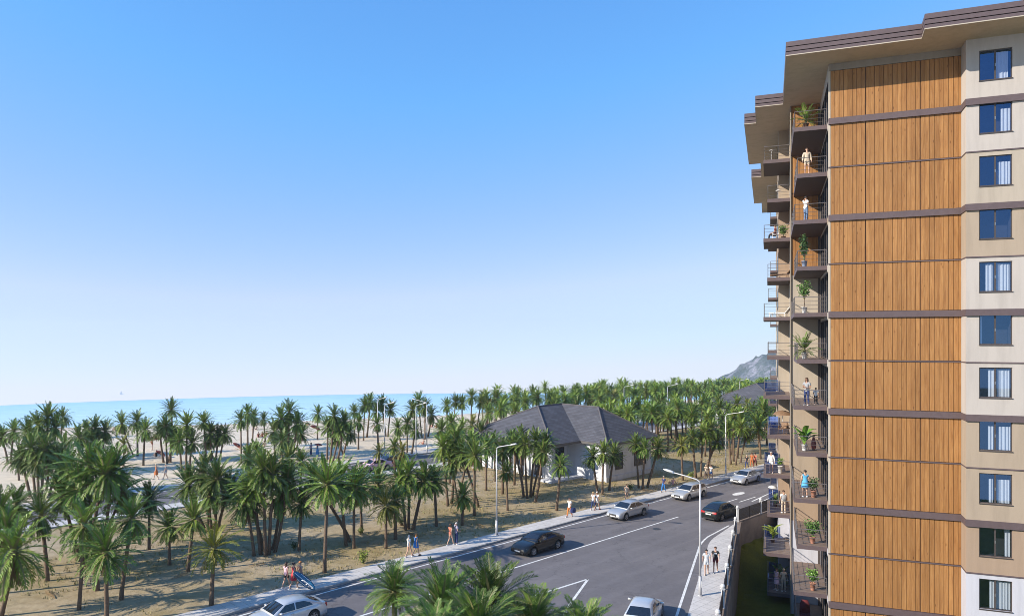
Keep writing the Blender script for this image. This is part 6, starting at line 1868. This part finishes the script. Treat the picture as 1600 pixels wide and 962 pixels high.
# ------------------------------------------------------------------ things on the balconies
def bpos(k, s, t): 
    v = bw(s, t); return Vector((v.x, v.y, zl(k) + .003))
POTM = {'terracotta': mat('pot_terracotta', (0.42, 0.20, 0.13), 0.85, 0.15, 6), 'white': mat('pot_white', (0.70, 0.69, 0.67), 0.5, 0.05), 'blue': mat('pot_blue_grey', (0.22, 0.27, 0.38), 0.4, 0.2, 4), 'brown': mat('pot_brown', (0.12, 0.07, 0.05), 0.7, 0.15)}
SOILM = mat('pot_soil', (0.04, 0.028, 0.02), 0.95, 0.2)
def potted(k, s, t, kind, pot, label, sc=1.0, ph=.40, leaf=None):
    o = empty('potted_plant', bpos(k, s, t), PR.uniform(0, 6), label, 'potted plant')
    pr_ = .18
    pm = MB(); pm.lathe([(pr_*.68, 0), (pr_*.72, .02), (pr_, ph*.92), (pr_*1.1, ph*.92), (pr_*1.1, ph), (pr_*.95, ph), (pr_*.93, ph*.9)], 14); pm.build('pot', POTM[pot], o, True)
    so = MB(); so.lathe([(.01, ph*.86), (pr_*.9, ph*.87), (pr_*.9, ph*.88)], 12); so.build('soil', SOILM, o)
    rng = random.Random(int(k*100 + s*10 + t))
    if kind == 'palm':
        me = crown_mesh('foliage', 300 + k, leaf or FG, 18, 13, 1.0, .3, .06, .30, -.2)
        put('foliage', me, o, (0, 0, ph + .16), (0, 0, 0), (sc*.8, sc*.8, sc))
        st = MB(); st.tube([(0, 0, ph*.8), (0, 0, ph + .2)], .05, 6); st.build('stem', BARK, o)
    elif kind == 'ball':
        m = bush_mesh('foliage', 310 + k, leaf or LEAFG, 520, .52, .50, .13); put('foliage', m, o, (0, 0, ph + .08), (0, 0, 0), (sc, sc, sc))
        st = MB(); st.tube([(0, 0, ph*.8), (.01, 0, ph + .35)], .022, 6); st.build('stem', BARK, o)
    elif kind == 'tree':
        m = bush_mesh('foliage', 320 + k, leaf or LEAFG, 420, .42, .62, .13); put('foliage', m, o, (0, 0, ph + .55), (0, 0, 0), (sc, sc, sc))
        st = MB(); st.tube([(0, 0, ph*.8), (.02, .01, ph + .4), (0, 0, ph + .95)], [.03, .024, .015], 6); st.build('stem', BARK, o)
    elif kind == 'column':
        m = bush_mesh('foliage', 330 + k, leaf or LEAFG, 620, .34, .95, .13); put('foliage', m, o, (0, 0, ph + .02), (0, 0, 0), (sc, sc, sc))
    elif kind == 'banana':
        lf = MB()
        for i in range(11):
            az = i*2.4 + rng.uniform(-.3, .3); el = rng.uniform(.75, 1.4); L_ = sc*rng.uniform(.9, 1.35); hh = ph + rng.uniform(.0, .55)*sc
            pts = []; x = 0; z = hh; e = el
            for q in range(7):
                wv = .17*sc*math.sin(math.pi*min(1, .08 + q/6.6))
                pts.append((x, z, wv)); x += math.cos(e)*L_/6; z += math.sin(e)*L_/6; e -= .22
            ca, sa = math.cos(az), math.sin(az)
            for (x0, z0, w0), (x1, z1, w1) in zip(pts[:-1], pts[1:]):
                for sg in (1, -1):
                    P = [(x0, 0, z0), (x1, 0, z1), (x1, sg*w1, z1 + w1*.35), (x0, sg*w0, z0 + w0*.35)]
                    lf.face([(a*ca - b_*sa, a*sa + b_*ca, c) for a, b_, c in P])
        lf.build('foliage', leaf or LEAFB, o, True, False)
        st = MB(); st.tube([(0, 0, ph*.8), (0, 0, ph + .8*sc)], [.05, .03], 7); st.build('stem', LEAFY, o)
    return o
potted(10, -1.25, 2.0, 'palm', 'brown', 'bushy green palm in a pot on the topmost balcony beside the wood wall', 1.25)
potted(7, -1.35, 2.0, 'column', 'blue', 'tall leafy shrub in a blue-grey pot on a wood-backed balcony', 1.1, .42, LEAFD)
potted(6, -1.35, 2.0, 'tree', 'white', 'slender potted tree with a thin trunk in a white pot on a balcony', 1.12, .40)
potted(5, -1.35, 2.2, 'palm', 'white', 'spiky palm in a white pot casting its shadow on a beige balcony wall', 1.44, .40)
potted(3, -1.35, 2.0, 'banana', 'white', 'broad-leaved bright green plant in a white pot on a tan balcony', 1.1, .42)
potted(2, -.80, 2.0, 'ball', 'terracotta', 'round dark bush in a terracotta pot beside the woman in the blue dress', .85, .45, LEAFD)
potted(1, -.85, 2.0, 'ball', 'terracotta', 'big round bush in a terracotta pot on the balcony below the blue dress', 1.15, .42)
potted(0, -.85, 1.8, 'ball', 'terracotta', 'leafy bush in a pale terracotta pot on the lowest wood-side balcony', 1.0, .48, LEAFB)
potted(8, -2.5, 10.4, 'ball', 'brown', 'green bush on the rear balcony column beside the seated person', .95, .2)
potted(2, -2.75, 10.4, 'ball', 'white', 'small green bush in a tall white pot on a rear balcony', .6, .55, LEAFB)
potted(1, -3.1, 12.2, 'palm', 'brown', 'low potted palm behind the man with a rucksack on his balcony', .7, .3, FG)
potted(0, -3.3, 12.6, 'banana', 'brown', 'yellow-green broad-leaved plant on the low rear balcony', 1.0, .3, LEAFY)
potted(-1, -2.7, 11.6, 'palm', 'white', 'potted palm behind the pair on the bottom rear balcony', 1.1, .5, FG)

person(bpos(9, -1.2, 1.75), B_RZ + math.pi + .1, 'stand', 'man in beige tunic standing on a high wood-backed balcony, facing out', skin=SKIN, top=('long_shirt', 'beige'), bottom=('shorts', 'beige'), hair=('short', 'brown'), k=1.03)
person(bpos(8, -1.25, 2.2), B_RZ - .9, 'raise', 'person in white shirt and light jeans with an arm raised on balcony', skin=SKIN2, top=('shirt', 'white'), bottom=('trousers', 'denim'), hair=('short', 'dark'), k=1.0)
person(bpos(4, -1.2, 1.9), B_RZ + 2.6, 'fold', 'person in plaid grey top and navy trousers standing beside a child', skin=SKIN2, top=('shirt', 'grey'), bottom=('trousers', 'navy'), hair=('bob', 'brown'), k=1.06)
person(bpos(4, -.62, 2.4), B_RZ + 2.9, 'stand', 'small child in a white top on the balcony beside an adult', skin=SKIN2, top=('shirt', 'white'), bottom=('trousers', 'black'), hair=('short', 'brown'), k=.66)
person(bpos(2, -1.3, 1.9), B_RZ + .2, 'stand', 'woman in a sky-blue dress seen from behind on a tan balcony', skin=SKIN, dress=('sky', .62), hair=('bun', 'dark'), k=1.04)
person(bpos(8, -3.1, 10.9), B_RZ + 1.6, 'sit', 'dark-clothed person seated on a white chair on a high rear balcony', skin=SKIN2, top=('shirt', 'maroon'), bottom=('trousers', 'black'), hair=('short', 'dark'), k=1.0)
person(bpos(2, -3.4, 10.3), B_RZ + 2.9, 'stand', 'person in a white robe at the rail of a rear balcony', skin=SKIN, top=('long_shirt', 'white'), bottom=('shorts', 'white'), hair=('short', 'grey'), k=.97)
mw = person(bpos(1, -2.5, 10.2), B_RZ + .3, 'stand', 'man in white tee and beige trousers wearing a grey rucksack', skin=SKIN, top=('shirt', 'white'), bottom=('trousers', 'beige'), hair=('short', 'brown'), k=1.03)
person(bpos(-1, -3.0, 10.4), B_RZ + 2.4, 'fold', 'person in pink, left of the pair on the bottom rear balcony', skin=SKIN, dress=('pink', .5), hair=('long', 'brown'), k=.98)
person(bpos(-1, -2.5, 10.3), B_RZ + 3.3, 'stand', 'person in pale peach clothes, right of the pair at the bottom', skin=SKIN, top=('shirt', 'beige'), bottom=('trousers', 'beige'), hair=('short', 'straw'), k=1.02)
rk = empty('rucksack', mw.location, mw.rotation_euler[2], 'grey rucksack on the back of the man in white tee', 'rucksack')
m_ = MB(); m_.loft([[(x*w_, -.13 - y*d_, z) for x, y in ((-1, 0), (1, 0), (1, .8), (.7, 1), (-.7, 1), (-1, .8))] for w_, d_, z in ((.12, .10, 1.0), (.15, .15, 1.04), (.15, .15, 1.34), (.11, .10, 1.44))]); m_.build('pouch', CL['grey'], rk, True)
m_ = MB()
for sg in (1, -1): m_.tube([(sg*.10, -.14, 1.42), (sg*.11, 0, 1.475), (sg*.12, .13, 1.36), (sg*.13, .10, 1.15), (sg*.12, -.12, 1.05)], .018, 5)
m_.build('strap', CL['grey'], rk, True)

CHW = mat('chair_white', (0.70, 0.69, 0.68), 0.6, 0.06); WICK = mat('wicker_brown', (0.20, 0.12, 0.07), 0.8, 0.25, 14)
def chair(k, s, t, rz, m, label, lounge=False):
    o = empty('balcony_chair' if not lounge else 'sun_lounger', bpos(k, s, t), rz, label, 'chair' if not lounge else 'sun lounger')
    if not lounge:
        b_ = MB(); b_.box((-.24, -.24, .40), (.24, .24, .45)); b_.build('seat', m, o)
        b_ = MB(); b_.loft([[(-.24, -.24, .451), (.24, -.24, .451), (.24, -.20, .451), (-.24, -.20, .451)], [(-.22, -.34, .90), (.22, -.34, .90), (.22, -.31, .90), (-.22, -.31, .90)]]); b_.build('backrest', m, o)
        for x in (-.21, .21):
            for y in (-.21, .21):
                l_ = MB(); l_.tube([(x*1.06, y*1.06, 0), (x, y, .40)], .018, 6); l_.build('leg', m, o)
            a2 = MB(); a2.box((x - .025, -.22, .62), (x + .025, .22, .65)); a2.box((x - .02, .17, .451), (x + .02, .21, .62)); a2.build('armrest', m, o)
    else:
        b_ = MB(); b_.box((-.30, -.45, .27), (.30, .85, .33)); b_.build('seat', m, o)
        b_ = MB(); b_.loft([[(-.30, -.45, .335), (.30, -.45, .335), (.30, -.40, .335), (-.30, -.40, .335)], [(-.29, -.92, .86), (.29, -.92, .86), (.29, -.88, .88), (-.29, -.88, .88)]]); b_.build('backrest', m, o)
        for x in (-.26, .26):
            for y in (-.38, .78):
                l_ = MB(); l_.box((x - .02, y - .02, 0), (x + .02, y + .02, .27)); l_.build('leg', m, o)
    return o
chair(8, -3.1, 10.9, B_RZ + 1.6, CHW, 'white chair under the seated dark-clothed person on a high balcony')
chair(6, -2.7, 10.5, B_RZ + 1.2, CHW, 'white slatted lounger on the rear balcony level with the slender potted tree', True)
chair(7, -2.6, 10.6, B_RZ + 1.3, WICK, 'brown lounger on a rear balcony one floor above the white lounger', True)
chair(3, -2.6, 10.4, B_RZ + 2.6, WICK, 'brown wicker chair, left of two on a rear tan balcony')
chair(3, -2.25, 10.9, B_RZ + 3.5, WICK, 'brown wicker chair, right of two on a rear tan balcony')
parasol('folded_parasol', bpos(10, -3.4, 10.6), 1.0, .16, (0, 0, 0), 'white folded parasol on the topmost rear balcony', CL['white'])
parasol('folded_parasol', bpos(9, -2.9, 10.6), .85, .2, (0, 0, 0), 'white folded parasol on the second rear balcony from the top', CL['white'])
parasol('balcony_parasol', bpos(3, -2.55, 11.3), 1.75, .75, (0, 0, 0), 'brown parasol over the wicker chairs on a rear tan balcony', WICK)
parasol('balcony_parasol', bpos(1, -3.3, 12.6), 1.6, .36, (0, 0, 0), 'small white parasol on the rear balcony left of the rucksack man', CL['white'])
# red watering can and a small table on the tan balcony
va = empty('floor_vase', bpos(3, -.75, 2.6), 0, 'tall red-brown floor vase behind the broad-leaved plant', 'vase')
m_ = MB(); m_.lathe([(.08, 0), (.15, .15), (.17, .4), (.10, .7), (.06, .85), (.09, .95)], 14); m_.build('vase_body', mat('vase_red', (0.22, 0.05, 0.04), 0.4, 0.1), va, True)
m_ = MB(); m_.lathe([(.09, .951), (.10, .97), (.085, .98)], 14); m_.build('rim', mat('vase_red', (0.22, 0.05, 0.04), 0.4, 0.1), va, True)
ar = empty('garden_lounge_chair', bpos(-1, -1.2, 4.6), B_RZ, 'red-brown high-backed chair on the lowest wood-side balcony', 'chair')
m_ = MB(); m_.box((-.35, -.35, .3), (.35, .35, .45)); m_.build('seat', CL['maroon'], ar)
m_ = MB(); m_.loft([[(-.35, .20, .451), (.35, .20, .451), (.35, .34, .451), (-.35, .34, .451)], [(-.33, .36, .95), (.33, .36, .95), (.33, .46, .95), (-.33, .46, .95)], [(-.2, .42, 1.25), (.2, .42, 1.25), (.2, .50, 1.25), (-.2, .50, 1.25)]]); m_.build('backrest', CL['maroon'], ar, True)
for x in (-.3, .3):
    for y in (-.3, .3):
        l_ = MB(); l_.box((x - .03, y - .03, 0), (x + .03, y + .03, .3)); l_.build('leg', WICK, ar)
sb_ = empty('sailing_boat', depth_at(190, 440, sea_z(450) + .2), 0.4, 'tiny white sailing boat on the horizon of the sea at left', 'sailing boat')
m_ = MB(); m_.loft([[(x, y*w_, z) for y, z in ((-1, .6), (0, 0), (1, .6))] for x, w_ in ((-2.4, .5), (-1, .9), (1, .8), (2.8, .05))]); m_.build('hull', CHW, sb_)
m_ = MB(); m_.tube([(0, 0, .5), (0, 0, 5.5)], .06, 6); m_.build('mast', POLE, sb_)
m_ = MB(); m_.loft([[(-.1, 0, .9), (-.1, .05, .9), (-.1, .0, 5.3)], [(-2.2, .25, .95), (-2.2, .30, .95), (-.14, .02, 5.35)]]); m_.build('sail', CL['white'], sb_); sb_.scale = (.38, .38, .38)

for o in scene.objects:
    if o.get('label') and len(o['label'].split()) > 16: print('LONG', o['label'])

# ------------------------------------------------------------------ the air
HAZE = 0.0002
if HAZE:
    mb = MB(); mb.box((-760, -60, -120), (960, 1000, 40)); hz = mb.build('haze', None or mat('haze_tmp', (1, 1, 1)))
    m = bpy.data.materials.new('haze_air'); m.use_nodes = True; nt = m.node_tree; nt.nodes.remove(nt.nodes['Principled BSDF'])
    pv = nt.nodes.new('ShaderNodeVolumePrincipled'); pv.inputs['Density'].default_value = HAZE; pv.inputs['Color'].default_value = (0.80, 0.88, 1.0, 1); pv.inputs['Anisotropy'].default_value = 0.2
    nt.links.new(pv.outputs[0], nt.nodes['Material Output'].inputs['Volume'])
    hz.data.materials.clear(); hz.data.materials.append(m)
    tag(hz, kind='stuff')
